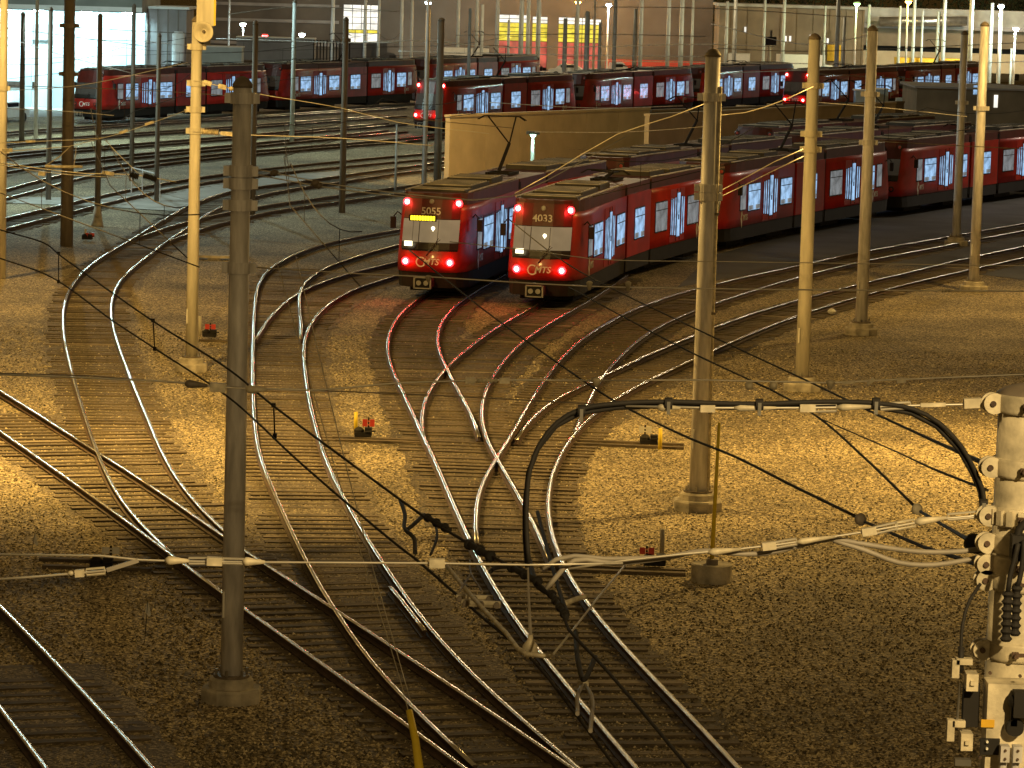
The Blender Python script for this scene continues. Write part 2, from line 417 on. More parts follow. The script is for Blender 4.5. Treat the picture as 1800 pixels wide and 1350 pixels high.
track('track leading up to the right trolley numbered 4033', RC, RD, cT2)
track('long diagonal track from left edge to bottom centre', ML, MR)
track('S-curved track with bluish shining rails on the left', L1L, L1R)
track('branch track leaving the S-curved track towards upper right', LBL, LBR)
c2l = rail_pts(C1L); c2r = rail_pts(C2R)
cC = mids([p for p in c2l if p.y < yI(560)], c2r)
cC2 = mids(rail_pts(C2L), c2r)
track('centre curving track running behind the tall near pole', C1L, C2R, smooth(cC2[:-2] + cC, 10),
      extra=([(686, 1030), (708, 1055), (747, 1108)],))
track('outer branch of the centre track bending right behind the near pole', C1R, C2L, mids(c2l, rail_pts(C1R)))
track('dark track crossing the bottom left corner', QL, QR)
track('track over the concrete crossing at the left edge', KL, KR)
def far_track(label, px):
    c = smooth(crom([G(x, y, RZ) for x, y in px], 2.0), 10); n = len(c)
    e = empty('railway_track', (c[0].x, c[0].y, 0), label, 'railway track')
    for s in (-.75, .75):
        q = []
        for i, p in enumerate(c):
            t = c[min(i + 1, n - 1)] - c[max(i - 1, 0)]; t.normalize(); q.append(p + Vector((t.y, -t.x, 0)) * s)
        part(rail_mesh(q), 'rail', ['rail_head', 'rail_rust'], e)
    TRACKS.append((e, c, [(p, Vector((d.y, -d.x, 0)).normalized()) for p, d in resample(c, .62)]))
far_track('far left track nearest the concrete crossing', [(-60, 356), (8, 341), (78, 321), (160, 300), (340, 277), (500, 262), (700, 246), (900, 226)])
far_track('far left track two rows behind the concrete crossing', [(-60, 309), (0, 296), (170, 279), (340, 263), (520, 246), (700, 229)])
far_track('far left track in the middle of the back yard', [(-60, 281), (0, 272), (170, 259), (340, 246), (520, 231), (700, 216)])
far_track('far left track second in front of the long red train', [(-60, 259), (0, 251), (170, 239), (340, 228), (520, 215), (700, 202)])
far_track('far left track just in front of the long red train', [(-60, 241), (0, 234), (170, 222), (340, 211), (520, 200), (700, 188)])
lay_ties()
# darker ballast bed below the switch fan
b = MB()
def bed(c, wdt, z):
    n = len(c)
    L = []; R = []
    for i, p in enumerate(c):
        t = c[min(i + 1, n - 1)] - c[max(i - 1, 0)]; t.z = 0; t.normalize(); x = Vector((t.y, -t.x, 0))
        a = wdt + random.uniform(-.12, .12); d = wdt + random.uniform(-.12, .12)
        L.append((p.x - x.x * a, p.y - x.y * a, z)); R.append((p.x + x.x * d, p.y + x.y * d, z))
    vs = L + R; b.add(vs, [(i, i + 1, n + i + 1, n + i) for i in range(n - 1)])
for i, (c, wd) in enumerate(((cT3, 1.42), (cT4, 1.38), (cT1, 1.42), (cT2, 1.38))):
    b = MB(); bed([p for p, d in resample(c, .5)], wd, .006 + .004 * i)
    o = build(b, 'ballast_bed', 'ballast_dark'); 
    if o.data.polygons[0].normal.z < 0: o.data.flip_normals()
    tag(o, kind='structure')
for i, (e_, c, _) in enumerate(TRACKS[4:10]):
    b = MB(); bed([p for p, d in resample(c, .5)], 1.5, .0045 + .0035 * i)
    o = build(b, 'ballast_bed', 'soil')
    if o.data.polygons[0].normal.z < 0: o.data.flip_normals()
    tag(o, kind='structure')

# loose stones on the gravel of the foreground
m, n, l, bs = nt('stone')
gi = n.new('ShaderNodeNewGeometry'); rp = n.new('ShaderNodeValToRGB'); el = rp.color_ramp.elements
el[0].color = (.03, .023, .014, 1); el[1].color = (.80, .68, .45, 1); k_ = el.new(.6); k_.color = (.24, .19, .11, 1)
l.new(gi.outputs['Random Per Island'], rp.inputs[0]); l.new(rp.outputs[0], bs.inputs['Base Color']); bs.inputs['Roughness'].default_value = .7
MATS['stone'] = m
rs = random.Random(3); vs = []; fs = []
OCT = ((0, 2, 4), (2, 1, 4), (1, 3, 4), (3, 0, 4))
def stone(x, y, sz, z=0.0):
    o = len(vs); a = rs.random() * 6.28; ca, sa = math.cos(a), math.sin(a)
    for (px, py, pz) in ((1, 0, 0), (-1, 0, 0), (0, 1, 0), (0, -1, 0), (rs.uniform(-.3, .3), rs.uniform(-.3, .3), rs.uniform(.5, .9))):
        j = sz * rs.uniform(.7, 1.25); vs.append((x + (px * ca - py * sa) * j, y + (px * sa + py * ca) * j, z + pz * j + (0 if pz else -.004)))
    for f in OCT: fs.append(tuple(i + o for i in f))
for _ in range(85000):
    y = 51 + 62 * rs.random() ** 1.5; x = rs.uniform(-.155, .155) * y
    stone(x, y, rs.uniform(.018, .040), .006)
me = bpy.data.meshes.new('loose_ballast'); me.from_pydata(vs, [], fs); me.materials.append(MATS['stone']); me.update()
o = ob('loose_ballast', me); tag(o, 'loose pale and dark ballast stones scattered over the foreground gravel', 'gravel', kind='stuff')

# ------------------------------------------------------------------ trolley cars
LC, LM = 10.9, 4.4
def plan(z):   # outline of the cab end, from rear right round the nose to rear left
    rake = max(0, z - 1.25) * .30 if z > 1.25 else max(0, .9 - z) * .25
    half = [(1.9, 1.325), (1.15, 1.295), (.6, 1.19), (.26, 1.0), (.10, .72), (.02, .36)]
    tip = [(x + rake, y) for x, y in half]
    return [(LC, 1.325)] + tip + [(rake, 0)] + [(x, -y) for x, y in reversed(tip)] + [(LC, -1.325)]
def band(zs, mi=0, off=0.0, cap=None):
    b = MB(); rows = []
    for z in zs:
        rows.append([(x - (off if x < LC - .1 else 0), y * (1 + off / 1.3), z) for x, y in plan(z)])
    n = len(rows[0]); vs = [v for r in rows for v in r]; fs = []
    for i in range(len(rows) - 1):
        for j in range(n - 1): fs.append((i * n + j, i * n + n + j, i * n + n + j + 1, i * n + j + 1))
        fs.append((i * n + n - 1, i * n + 2 * n - 1, i * n + n, i * n))
    fs.append(tuple(range(n))); fs.append(tuple((len(rows) - 1) * n + j for j in range(n))[::-1])
    b.add(vs, [f[::-1] for f in fs], mi); return b
def nose_patch(zs, jl, jr, off=.015, mi=0):
    b = MB(); rows = []
    for z in zs:
        o = plan(z); rows.append([(x - off, y * (1 + off), z) for x, y in o[jl:jr + 1]])
    n = len(rows[0]); vs = [v for r in rows for v in r]
    fs = [(i * n + j, i * n + j + 1, i * n + n + j + 1, i * n + n + j) for i in range(len(rows) - 1) for j in range(n - 1)]
    b.add(vs, fs, mi); return b
def text_mesh(txt, size, mat, shear=0.0, depth=.006):
    c = bpy.data.curves.new('lettering', 'FONT'); c.body = txt; c.size = size; c.extrude = depth; c.align_x = 'CENTER'; c.align_y = 'CENTER'; c.shear = shear; c.offset = size * .012
    t = bpy.data.objects.new('tmp', c); COL.objects.link(t); bpy.context.view_layer.update()
    me = bpy.data.meshes.new_from_object(t); bpy.data.objects.remove(t); me.materials.clear(); me.materials.append(MATS[mat]); return me
D = {}
D['cab_body'] = band([.86, 1.25, 1.62, 2.7, 3.0, 3.22]).mesh('front_section', 'red_paint', True)
D['cab_skirt'] = band([.30, .5, .86], off=-.03).mesh('skirt', 'under_black')
D['cab_roof'] = band([3.22, 3.5, 3.62], off=-.06).mesh('roof_fairing', 'roof_maroon')
D['mask'] = nose_patch([2.72, 2.95, 3.2, 3.5], 4, 10).mesh('black_mask', 'mask_maroon')
D['shield'] = nose_patch([1.66, 2.0, 2.4, 2.70], 4, 10, .02).mesh('windshield', 'cab_glow')
D['shield_dim'] = nose_patch([1.66, 2.0, 2.4, 2.70], 4, 10, .02).mesh('windshield', 'cab_dim')
b = nose_patch([1.66, 1.78, 1.9], 4, 10, .03, 0)
for y, wd in ((.38, .03), (-.30, .025), (.62, .02)): b.tube([((z - 1.25) * .30 - .0 + (.06 if abs(y) > .4 else .0), y, z) for z in (1.8, 2.2, 2.68)], wd / 2, 5, 1)
D['cab_interior'] = b.mesh('cab_interior', ['black_body', 'roof_grey'])
D['shield_frame'] = nose_patch([1.60, 2.1, 2.73], 4, 10, .012).mesh('windshield_surround', 'window_frame')
b = MB(); b.box((LM / 2, 0, 2.04), (LM, 2.65, 2.36)); D['mid_body'] = b.mesh('centre_section', 'red_paint')
b = MB(); b.box((LM / 2, 0, .58), (LM, 2.58, .56)); D['mid_skirt'] = b.mesh('skirt', 'under_black')
b = MB(); b.box((LM / 2, 0, 3.42), (LM, 2.5, .40)); D['mid_roof'] = b.mesh('roof_fairing', 'roof_maroon')
b = MB()
for k in range(4): b.box((-.25 + .1 + k * .1, 0, 2.0), (.06, 2.45 + .08 * (k % 2), 3.0))
b.box((-.1, 0, 2.0), (.5, 2.3, 2.9)); D['bellows'] = b.mesh('bellows', 'rubber')
def winmesh(wd, h, panes, dim=False, name='window'):
    b = MB(); b.box((0, .008, 0), (wd + .10, .03, h + .10), 0)
    pw = (wd - .05 * (panes - 1)) / panes
    for k in range(panes):
        b.box((-wd / 2 + pw / 2 + k * (pw + .05), .02, 0), (pw, .03, h), 1)
        if panes == 2: b.box((-wd / 2 + pw / 2 + k * (pw + .05) + (.1 if k else -.08), .034, -h * .40), (pw * .75, .012, h * .17), 2)
        if panes == 2: b.box((-wd / 2 + pw / 2 + k * (pw + .05), .038, h * .24), (pw, .012, .035), 0)
    return b.mesh(name, ['window_frame', 'lit_window_dim' if dim else 'lit_window', 'lit_window_dim'])
D['win_pair'] = winmesh(1.75, 1.12, 2)
D['win_pair_dim'] = winmesh(1.75, 1.12, 2, True)
D['win_cab'] = winmesh(.75, 1.05, 1, True)
def doormesh():
    b = MB(); b.box((0, .004, 0), (2.3, .02, 2.12), 2)
    for x, wd, h, zc in ((-.98, .10, 1.45, -.05), (-.68, .12, 1.5, -.05), (-.12, .42, 1.75, .0), (.38, .12, 1.5, -.05), (.72, .10, 1.45, -.05), (1.0, .08, 1.4, -.05)):
        b.box((x, .018, zc), (wd + .06, .02, h + .06), 0); b.box((x, .028, zc), (wd, .02, h), 1)
    b.box((-.4, .02, 0), (.03, .02, 2.1), 0); b.box((.16, .02, 0), (.03, .02, 2.1), 0)
    b.box((-.12, .042, -.1), (.12, .02, .2), 0)
    return b.mesh('door', ['window_frame', 'lit_window', 'red_paint'])
D['door'] = doormesh()
def lightmesh(lit):
    b = MB(); b.lathe([(.13, 0), (.145, .02), (.12, .05), (.09, .055)], (0, 0, 0), 14, 0, (-1, 0, 0)); b.lathe([(.088, .045), (.07, .068), (.03, .075)], (0, 0, 0), 14, 1, (-1, 0, 0))
    return b.mesh('tail_light', ['tail_halo' if lit else 'black_body', 'tail_core' if lit else 'sign_red'])
D['light_on'] = lightmesh(True); D['light_off'] = lightmesh(False)
b = MB(); b.box((0, 0, 0), (1.1, .5, .3), 0); b.box((-.62, 0, .02), (.18, .62, .40), 0)
for s in (-1, 1):
    b.box((-.725, s * .29, .02), (.04, .05, .42), 1); b.box((-.725, 0, .02 + s * .19), (.04, .6, .04), 1); b.lathe([(.09, 0), (.09, .05)], (-.71, s * .13, .02), 10, 1, (-1, 0, 0))
D['coupler'] = b.mesh('coupler', ['under_black', 'steel'])
b = MB(); b.tube([(0, 0, 0), (-.03, -.25, .3), (.04, -.42, .62)], .014, 5); b.tube([(-.02, -.02, 0), (-.05, -.2, .32), (.0, -.5, .58)], .010, 5); D['wiper'] = b.mesh('wiper', 'window_frame')
b = MB(); b.tube([(0, 0, 0), (-.15, .12, .12), (-.12, .26, -.05)], .025, 6); b.box((-.12, .28, -.28), (.14, .18, .42)); D['mirror'] = b.mesh('mirror', 'rubber')
def roofbox(L, w, h):
    b = MB(); b.box((0, 0, h / 2), (L, w, h), 0); b.box((0, 0, h + .012), (L * .94, w * .92, .03), 1)
    k = int(L / .5)
    for i in range(k): b.box((-L / 2 + (i + .5) * L / k, 0, h + .035), (.03, w * .9, .02), 0)
    return b.mesh('roof_unit', ['roof_grey', 'roof_pale'])
D['rbox_l'] = roofbox(3.4, 1.8, .13); D['rbox_s'] = roofbox(2.2, 1.7, .17); D['rbox_f'] = roofbox(1.3, 2.0, .07)
b = MB()
for s in (-1, 1): b.tube([(1.5, s * 1.16, 0), (LC - .2, s * 1.16, 0)], .03, 6)
D['roof_rail'] = b.mesh('roof_rail', 'roof_pale')
def panto(up):
    b = MB()
    for s in (-1, 1): b.box((0, s * .45, .06), (1.6, .07, .1)); b.box((s * .6, 0, .06), (.07, .95, .08))
    kn = Vector((1.1, 0, 1.15 if up else .25)); hd = Vector((-.25, 0, 2.25 if up else .38))
    b.tube([(-.55, 0, .1), kn], .06, 8); b.tube([(-.35, .12, .1), kn + Vector((0, .06, 0))], .022, 6)
    for s in (-1, 1): b.tube([kn, hd + Vector((0, s * .55, 0))], .03, 6)
    for s in (-.12, .12): b.tube([hd + Vector((s, -.95, -.12)), hd + Vector((s, -.7, .03)), hd + Vector((s, .7, .03)), hd + Vector((s, .95, -.12))], .022, 6)
    return b.mesh('pantograph', 'wire_dark')
D['panto_up'] = panto(True); D['panto_dn'] = panto(False)
b = MB()
b.box((0, 0, .36), (2.6, 1.9, .3), 0)
for x in (-.9, .9):
    for s in (-1, 1): b.lathe([(.33, -.05), (.33, .05), (.28, .06)], (x, s * .75, .52 - .01), 16, 1, (0, 1, 0))
D['bogie'] = b.mesh('bogie', ['under_black', 'rail_rust'])
def ringlogo(sz, word=True):
    b = MB()
    n = 22
    for k in range(n - 5):
        a0 = 2 * math.pi * (k + 3) / n; a1 = 2 * math.pi * (k + 4) / n
        r0, r1 = sz * .42, sz * .56
        b.prism([(r0 * math.cos(a0) - sz * .75, r0 * math.sin(a0), 0), (r1 * math.cos(a0) - sz * .75, r1 * math.sin(a0), 0), (r1 * math.cos(a1) - sz * .75, r1 * math.sin(a1), 0), (r0 * math.cos(a1) - sz * .75, r0 * math.sin(a1), 0)], (0, 0, .006))
    return b.mesh('roundel', 'white_paint')
D['roundel'] = ringlogo(.33); D['mts'] = text_mesh('MTS', .31, 'white_paint', .25)
D['mts_s'] = text_mesh('MTS', .36, 'white_paint', .1)
D['shield_logo'] = None
b = MB(); b.prism([(-.12, .32, 0), (.0, .36, 0), (.06, .2, 0), (-.06, .1, 0), (.04, -.1, 0), (-.02, -.36, 0), (-.1, -.2, 0), (-.2, .0, 0)], (0, 0, .006)); D['side_mark'] = b.mesh('swoosh', 'white_paint')
b = MB(); b.lathe([(.09, 0), (.09, .03), (.06, .04)], (0, 0, 0), 14, 0, (-1, 0, 0)); D['head_lamp'] = b.mesh('head_lamp', 'steel')
b = MB()
for k in range(9): b.box((0, -.40 + k * .1, 0), (.02, .075, .16), 1)
b.box((.012, 0, 0), (.02, 1.0, .22), 0); D['dest'] = b.mesh('destination_sign', ['window_frame', 'amber'])
b = MB(); b.lathe([(.05, -.02), (.07, 0), (.05, .03)], (0, 0, 0), 10, 0, (-1, 0, 0)); b.box((.0, 0, -.3), (.02, .03, .5), 0); D['cab_lamp'] = b.mesh('cab_lamp', 'cab_lamp')
b = MB(); b.box((0, 0, 0), (.03, .28, .17)); D['panel'] = b.mesh('instrument_glow', 'cab_lamp')
FACE = Matrix(((0, 0, -1, 0), (-1, 0, 0, 0), (0, 1, 0, 0), (0, 0, 0, 1)))   # lettering plane -> nose face
def side(x, z, s):   # window plane on side s (+1 / -1), outward normal = s*y
    return T((x, s * 1.325, z)) @ (Matrix.Identity(4) if s > 0 else Matrix.Rotation(math.pi, 4, 'Z'))
def lettering_side(x, z, s):
    return T((x, s * 1.334, z)) @ Matrix.Rotation(0 if s < 0 else math.pi, 4, 'Z') @ Matrix.Rotation(math.pi / 2, 4, 'X')
NUM = {}
def trolley(label, path, s0, lit=False, number=None, dest=False, panto_state=None, glow=True, mid_dim=False, group=None):
    def at(s):
        acc = 0
        for a, c in zip(path, path[1:]):
            L = (c - a).length
            if acc + L >= s: return a.lerp(c, (s - acc) / L)
            acc += L
        d = (path[-1] - path[-2]).normalized(); return path[-1] + d * (s - acc)
    p0 = at(s0); e = empty('trolley_car', (p0.x, p0.y, 0), label, 'trolley', group)
    def frame(sa, sb):
        a = at(sa); c = at(sb); x = (c - a); x.z = 0; x.normalize(); y = Vector((-x.y, x.x, 0))
        return Matrix(((x.x, y.x, 0, a.x - p0.x), (x.y, y.y, 0, a.y - p0.y), (0, 0, 1, .19 - .19 + .19), (0, 0, 0, 1)))
    ends = [(s0, s0 + LC, 'front'), (s0 + 2 * LC + LM + .8, s0 + LC + LM + .8, 'rear')]
    for sa, sb, which in ends:
        M = frame(sa, sb); on = lit and which == 'front'
        c = ob('end_section', D['cab_body'], e, M)
        for nm in ('cab_skirt', 'cab_roof', 'mask', 'shield_frame', 'shield', 'cab_interior', 'roof_rail'):
            if nm == 'shield' and not (number and which == 'front'): nm = 'shield_dim'
            o = ob(D[nm].name.split('.')[0], D[nm], c, T((0, 0, 3.66)) if nm == 'roof_rail' else None)
        for s in (1, -1):
            ob('cab_window', D['win_cab'], c, side(2.75, 2.1, s))
            ob('window', D['win_pair'] if which == 'front' or not mid_dim else D['win_pair_dim'], c, side(4.45, 2.05, s))
            ob('door', D['door'], c, side(7.0, 1.98, s))
            ob('window', D['win_pair'] if which == 'front' else D['win_pair_dim'], c, side(9.55, 2.05, s))
            ob('tail_light', D['light_on'] if on else D['light_off'], c, T((.86 if False else .10 + (3.28 - 1.25) * .30 + .10, s * .93, 3.28)))
            ob('tail_light', D['light_on'] if on else D['light_off'], c, T((.10, s * .80, 1.22)))
            if on:
                for (lx, lz) in ((.55, 3.28), (-.12, 1.22)):
                    ld = bpy.data.lights.new('tail_glow', 'POINT'); ld.energy = 13; ld.color = (1, .03, .03); ld.shadow_soft_size = .09
                    lo = bpy.data.objects.new('light', ld); COL.objects.link(lo); lo.parent = c; lo.location = (lx, s * (.93 if lz > 2 else .8), lz)
            ob('mirror', D['mirror'], c, T((1.3 + .3, s * 1.30, 2.75)) @ Matrix.Diagonal((1, s, 1, 1)))
            ob('side_lettering', D['mts_s'], c, lettering_side(3.2, 1.2, s)); ob('side_mark', D['side_mark'], c, lettering_side(2.95 + .2, 1.15, s) @ T((-.45 if s < 0 else -.45, 0, 0)))
        ob('coupler', D['coupler'], c, T((-.05, 0, .52))); ob('wiper', D['wiper'], c, T((.03, .05, 1.45)))
        ob('lettering', D['mts'], c, T((-.012, -.12, 1.22)) @ FACE); ob('roundel', D['roundel'], c, T((-.012, -.02, 1.22)) @ FACE)
        ob('bogie', D['bogie'], c, T((3.0, 0, -.16))); ob('bogie', D['bogie'], c, T((9.2, 0, -.16)))
        ob('roof_unit', D['rbox_f'], c, T((2.3, 0, 3.62))); ob('roof_unit', D['rbox_l'], c, T((5.0, 0, 3.62))); ob('roof_unit', D['rbox_s'], c, T((8.6, 0, 3.62)))
        if which == 'front' and number:
            if number not in NUM: NUM[number] = text_mesh(number, .36, 'white_paint')
            ob('number', NUM[number], c, T(((2.98 - 1.25) * .30 - .03, 0, 2.98)) @ FACE)
            ob('head_lamp', D['head_lamp'], c, T(((3.33 - 1.25) * .30 - .02, 0, 3.33)))
            ob('cab_lamp', D['cab_lamp'], c, T(((2.45 - 1.25) * .30 - .05, -.12, 2.40))); ob('instrument_glow', D['panel'], c, T((.1, .72, 1.85)))
        if which == 'front' and dest: ob('destination_sign', D['dest'], c, T(((2.74 - 1.25) * .30 - .05, .28, 2.74)))
    M = frame(s0 + LC + .4, s0 + LC + LM + .4); c = ob('centre_section', D['mid_body'], e, M)
    ob('skirt', D['mid_skirt'], c); ob('roof_fairing', D['mid_roof'], c)
    for s in (1, -1): ob('window', D['win_pair'], c, side(LM / 2, 2.05, s))
    ob('bellows', D['bellows'], c, T((-.1, 0, 0))); ob('bellows', D['bellows'], c, T((LM + .3, 0, 0)))
    ob('pantograph', D['panto_up'] if panto_state else D['panto_dn'], c, T((LM / 2, 0, 3.62)))
    return e
def path(pts, step=1.0): return smooth(crom([Vector((x, y, 0)) for x, y in pts], step), 10)
def off(pa, d):
    n = len(pa); o = []
    for i, p in enumerate(pa):
        t = (pa[min(i + 1, n - 1)] - pa[max(i - 1, 0)]).normalized(); o.append(p + Vector((-t.y, t.x, 0)) * d)
    return o
PA = path([(.82, 123.2), (3.5, 137), (7.85, 151.4), (12.8, 164.6), (18.4, 177.8), (30.5, 203), (43, 228), (56, 253)])
PB = path([(-3.12, 125.2), (-1.0, 137), (3.3, 152.5), (8.4, 166.4), (14.0, 180), (26.2, 205), (39, 230), (52, 255)])
CL = 2 * LC + LM + .8 + 1.0
G1 = 'red trolley cars parked in the yard'
trolley('red trolley numbered 4033 with four red lights, right of the front pair', PA, 0, True, '4033', group=G1, mid_dim=True)
trolley('red trolley coupled directly behind number 4033', PA, CL, group=G1, panto_state=True)
trolley('red trolley third in the row behind number 4033, cut by right edge', PA, 2 * CL, group=G1)
trolley('red trolley numbered 5055 with amber sign, left of the front pair', PB, 0, True, '5055', True, panto_state=True, group=G1)
trolley('red trolley directly behind number 5055, mostly roof showing', PB, CL, group=G1, panto_state=True)
trolley('red trolley third behind number 5055, only its roof showing', PB, 2 * CL, group=G1, panto_state=True)
PC = off(PB, 4.6)
trolley('red trolley in the third row far right, only dark roof showing', PC, 2 * CL + 8, group=G1, panto_state=True)
PD = path([(-6.5, 247), (0, 263.5), (8, 284), (16.7, 306), (28, 334), (40, 364)])
trolley('red trolley with lit red lights behind the left end of tan wall', PD, 0, True, None, group=G1, panto_state=True)
trolley('red trolley second in the row behind the tan wall', PD, CL, group=G1)
trolley('red trolley third in the row behind the tan wall', PD, 2 * CL, group=G1)
PE = path([(-30.6, 250), (-21, 273), (-12.2, 294), (-3, 317), (8, 344)])
trolley('red trolley at far left standing before the bright white building', PE, 0, False, None, group=G1)
trolley('red trolley in the middle of the long far left row', PE, CL, group=G1, panto_state=True)
trolley('red trolley at the right end of the long far left row', PE, 2 * CL, group=G1, panto_state=True)
PF = path([(22.9, 298), (33, 322), (45, 350), (58, 380)])
trolley('red trolley with four lit red lights far back at right', PF, 0, True, None, group=G1)
trolley('red trolley coupled behind the far back lit one at right', PF, CL, group=G1, panto_state=True)

# ------------------------------------------------------------------ poles
def front(px, py, lim=386):
    while G(px, py).y > lim: py += .5
    return py
def pole(label, base, topy, wpx, mat='galv', ped=True, bands=(), group=None, name='catenary_pole', cap=True, H=None, flare=False):
    base = (base[0], front(*base))
    p = G(*base); Y = p.y; k = FPX / Y
    q = P(base[0], topy, Y); h = H if H else q.z; r = wpx / k / 2
    e = empty(name, (p.x, p.y, 0), label, 'pole', group)
    b = MB(); b.tube([(p.x, p.y, .3 if ped else 0), (p.x, p.y, h * .5), (p.x, p.y, h)], [r * 1.08, r, r * .88], 18); part(b, 'shaft', mat, e, True)
    if cap: b = MB(); b.lathe([(r * .95, 0), (r * .97, .05), (r * .6, .14), (.02, .18)], (p.x, p.y, h - .01), 18); part(b, 'cap', 'galv_old', e, True)
    if ped:
        b = MB(); b.lathe([(r * 3.0, -.02), (r * 3.05, .20), (r * 2.9, .24)], (p.x, p.y, 0), 8); part(b, 'footing', 'concrete_post', e)
        b = MB(); b.lathe([(r * 2.2, .235), (r * 2.15, .36), (r * 1.9, .40)], (p.x, p.y, 0), 16); part(b, 'grout_pad', 'concrete_post', e)
        b = MB(); b.lathe([(r * 1.75, .40), (r * 1.75, .44)], (p.x, p.y, 0), 16); part(b, 'base_plate', 'galv_old', e)
        for j in range(6):
            a = math.pi / 3 * j + .3; b = MB(); b.tube([(p.x + r * 1.5 * math.cos(a), p.y + r * 1.5 * math.sin(a), .42), (p.x + r * 1.5 * math.cos(a), p.y + r * 1.5 * math.sin(a), .54)], .025, 6); part(b, 'anchor_bolt', 'steel', e)
    if flare:
        b = MB(); b.lathe([(r * 2.2, 0), (r * 1.9, .2), (r * 1.1, .9)], (p.x, p.y, 0), 14); part(b, 'flared_base', 'concrete_post', e, True)
    if ped:
        b = MB(); b.box((p.x - r * .8, p.y - r * .75, 1.6), (.03, .12, .42)); part(b, 'number_plate', 'white_paint', e)
    for by in bands:
        z = P(base[0], by, Y).z
        b = MB(); b.lathe([(r * 1.14, -.09), (r * 1.16, .09)], (p.x, p.y, z), 18)
        for s in (-1, 1): b.box((p.x + s * r * 1.35, p.y - .02, z), (r * .6, .07, .16))
        part(b, 'clamp_band', mat, e)
    return e
pole('nearest full-height grey pole left of centre on round concrete footing', (406, 1232), 152, 37, bands=(172, 300, 322, 360, 470), mat='galv')
pole('grey pole right of the switch fan with cable down its right side', (1226, 896), 98, 30, bands=(170, 330, 345))
e = pole('pale grey pole standing alone right of the parked trains', (1409, 686), 68, 23, mat='cream_pole', bands=(150, 235, 262))
pole('grey pole on concrete footing right of the lone pale pole', (1513, 588), 53, 20, mat='galv', bands=(165, 250))
pole('cream pole with horn loudspeaker left of the near pole', (336, 652), 38, 20, mat='cream_pole', bands=(82, 146, 192, 230))
pole('grey pole on the pavement near the right edge, taller', (1711, 512), 45, 17, bands=(190,))
pole('slim grey pole on the pavement left of the right edge pair', (1680, 432), 60, 14, bands=(180,))
pole('orange lit pole cut by the left edge', (2, 490), -60, 15, mat='cream_pole', ped=False, bands=(155, 265))
pole('thick brown pole near the left edge running out of the top', (117, 433), -40, 21, mat='galv_old', ped=False, bands=(45, 130))
pole('dark slim pole left of the thick brown one', (85, 352), 18, 9, mat='galv_old', ped=False)
pole('dark short pole nearest the left edge before the bright building', (38, 252), 25, 9, mat='galv_old', ped=False)
pole('brown pole with flared foot right of the thick brown pole', (171, 398), 30, 10, mat='galv_old', ped=False, flare=True)
pole('dark pole before the end of the bright building', (231, 318), 12, 8, mat='galv_old', ped=False)
pole('short dark pole before the grey shed', (275, 355), 64, 8, mat='galv_old', ped=False)
pole('brown pole rising behind the nearest grey pole', (443, 380), 42, 11, mat='galv_old', ped=False)
pole('pale grey slim pole before the long far red train', (513, 250), 4, 8, mat='pale_pole', ped=False)
pole('brown pole left of the front trolley pair', (601, 374), 36, 11, mat='galv_old', ped=False, bands=(70,))
pole('left one of two dark poles before the tan wall end', (745, 332), 20, 9, mat='galv_old', ped=False)
pole('right one of two dark poles before the tan wall end', (768, 338), 36, 13, mat='galv_old', ped=False)
pole('thin short post left of the tan wall', (695, 336), 218, 4, mat='pale_pole', ped=False, cap=False)
pole('short cream post on far side of the second trolley roof', (1119, 292), 223, 6, mat='cream_pole', ped=False)
# far pale poles
far = [(401, 122, -30, 4), (583, 118, -40, 7), (640, 105, -30, 6), (664, 100, -30, 5), (704, 120, -30, 6), (722, 112, -20, 5), (803, 132, -40, 6), (822, 190, 15, 6), (836, 125, -30, 6), (845, 140, 8, 6), (872, 128, -40, 7), (892, 130, 35, 5), (914, 133, -30, 8), (926, 133, -30, 7), (944, 131, -30, 8), (990, 178, 32, 8), (1012, 140, -30, 7), (1028, 190, 20, 9), (1051, 182, 40, 6), (1077, 178, -20, 7), (1113, 175, 15, 8), (1124, 118, -40, 7), (1172, 118, -30, 7), (1195, 116, -20, 8), (1214, 115, -10, 5), (1274, 128, 2, 6), (1288, 160, -10, 7), (1340, 140, -10, 5), (1374, 118, -20, 6), (1446, 110, 10, 4), (1467, 190, -10, 8), (1479, 185, 30, 6), (1523, 112, 8, 6), (1577, 112, 10, 5), (1602, 150, -10, 6), (1617, 150, 18, 4), (1645, 145, 20, 7), (1655, 140, -20, 7), (1702, 160, -40, 8), (1738, 120, 5, 7), (1755, 118, 15, 5), (1775, 140, 85, 4)]
ORD = lambda n: str(n) + ('th' if 10 < n % 100 < 14 else {1: 'st', 2: 'nd', 3: 'rd'}.get(n % 10, 'th'))
for i, (x, yb, yt, wd) in enumerate(far):
    pole('pale slender far pole, %s from the left in the back yard' % ORD(i + 1), (x, yb), yt, wd, mat='pale_pole', ped=False, group='far pale poles of the back yard', cap=False)
pole('dark box-topped signal pole far back at right', (1350, 150), 78, 7, mat='galv_old', ped=False)
e = empty('signal_box', P(1355, 72, 300), 'small dark box on top of a far pole at right', 'signal box')
b = MB(); c = P(1355, 72, 300); b.box(c, (.9, .6, .7)); part(b, 'housing', 'under_black', e); b = MB(); b.tube([c + Vector((0, 0, .35)), c + Vector((0, 0, .9))], .1, 8); part(b, 'stub', 'galv_old', e)
# cable down the right side of the pole beside the switch fan
p = G(1226, 896); e = empty('pole_cable', (p.x + .22, p.y - .05, 0), 'bright conduit clipped to the right side of the fan pole', 'conduit')
b = MB(); b.tube([(p.x + .215, p.y - .06, .5), (p.x + .19, p.y - .06, 5), (p.x + .185, p.y - .06, 9.4)], .035, 8); part(b, 'conduit', 'cast', e, True)
for z in (2.2, 4.4, 6.6): b = MB(); b.box((p.x + .2, p.y - .06, z), (.1, .1, .06)); part(b, 'clip', 'galv_old', e)
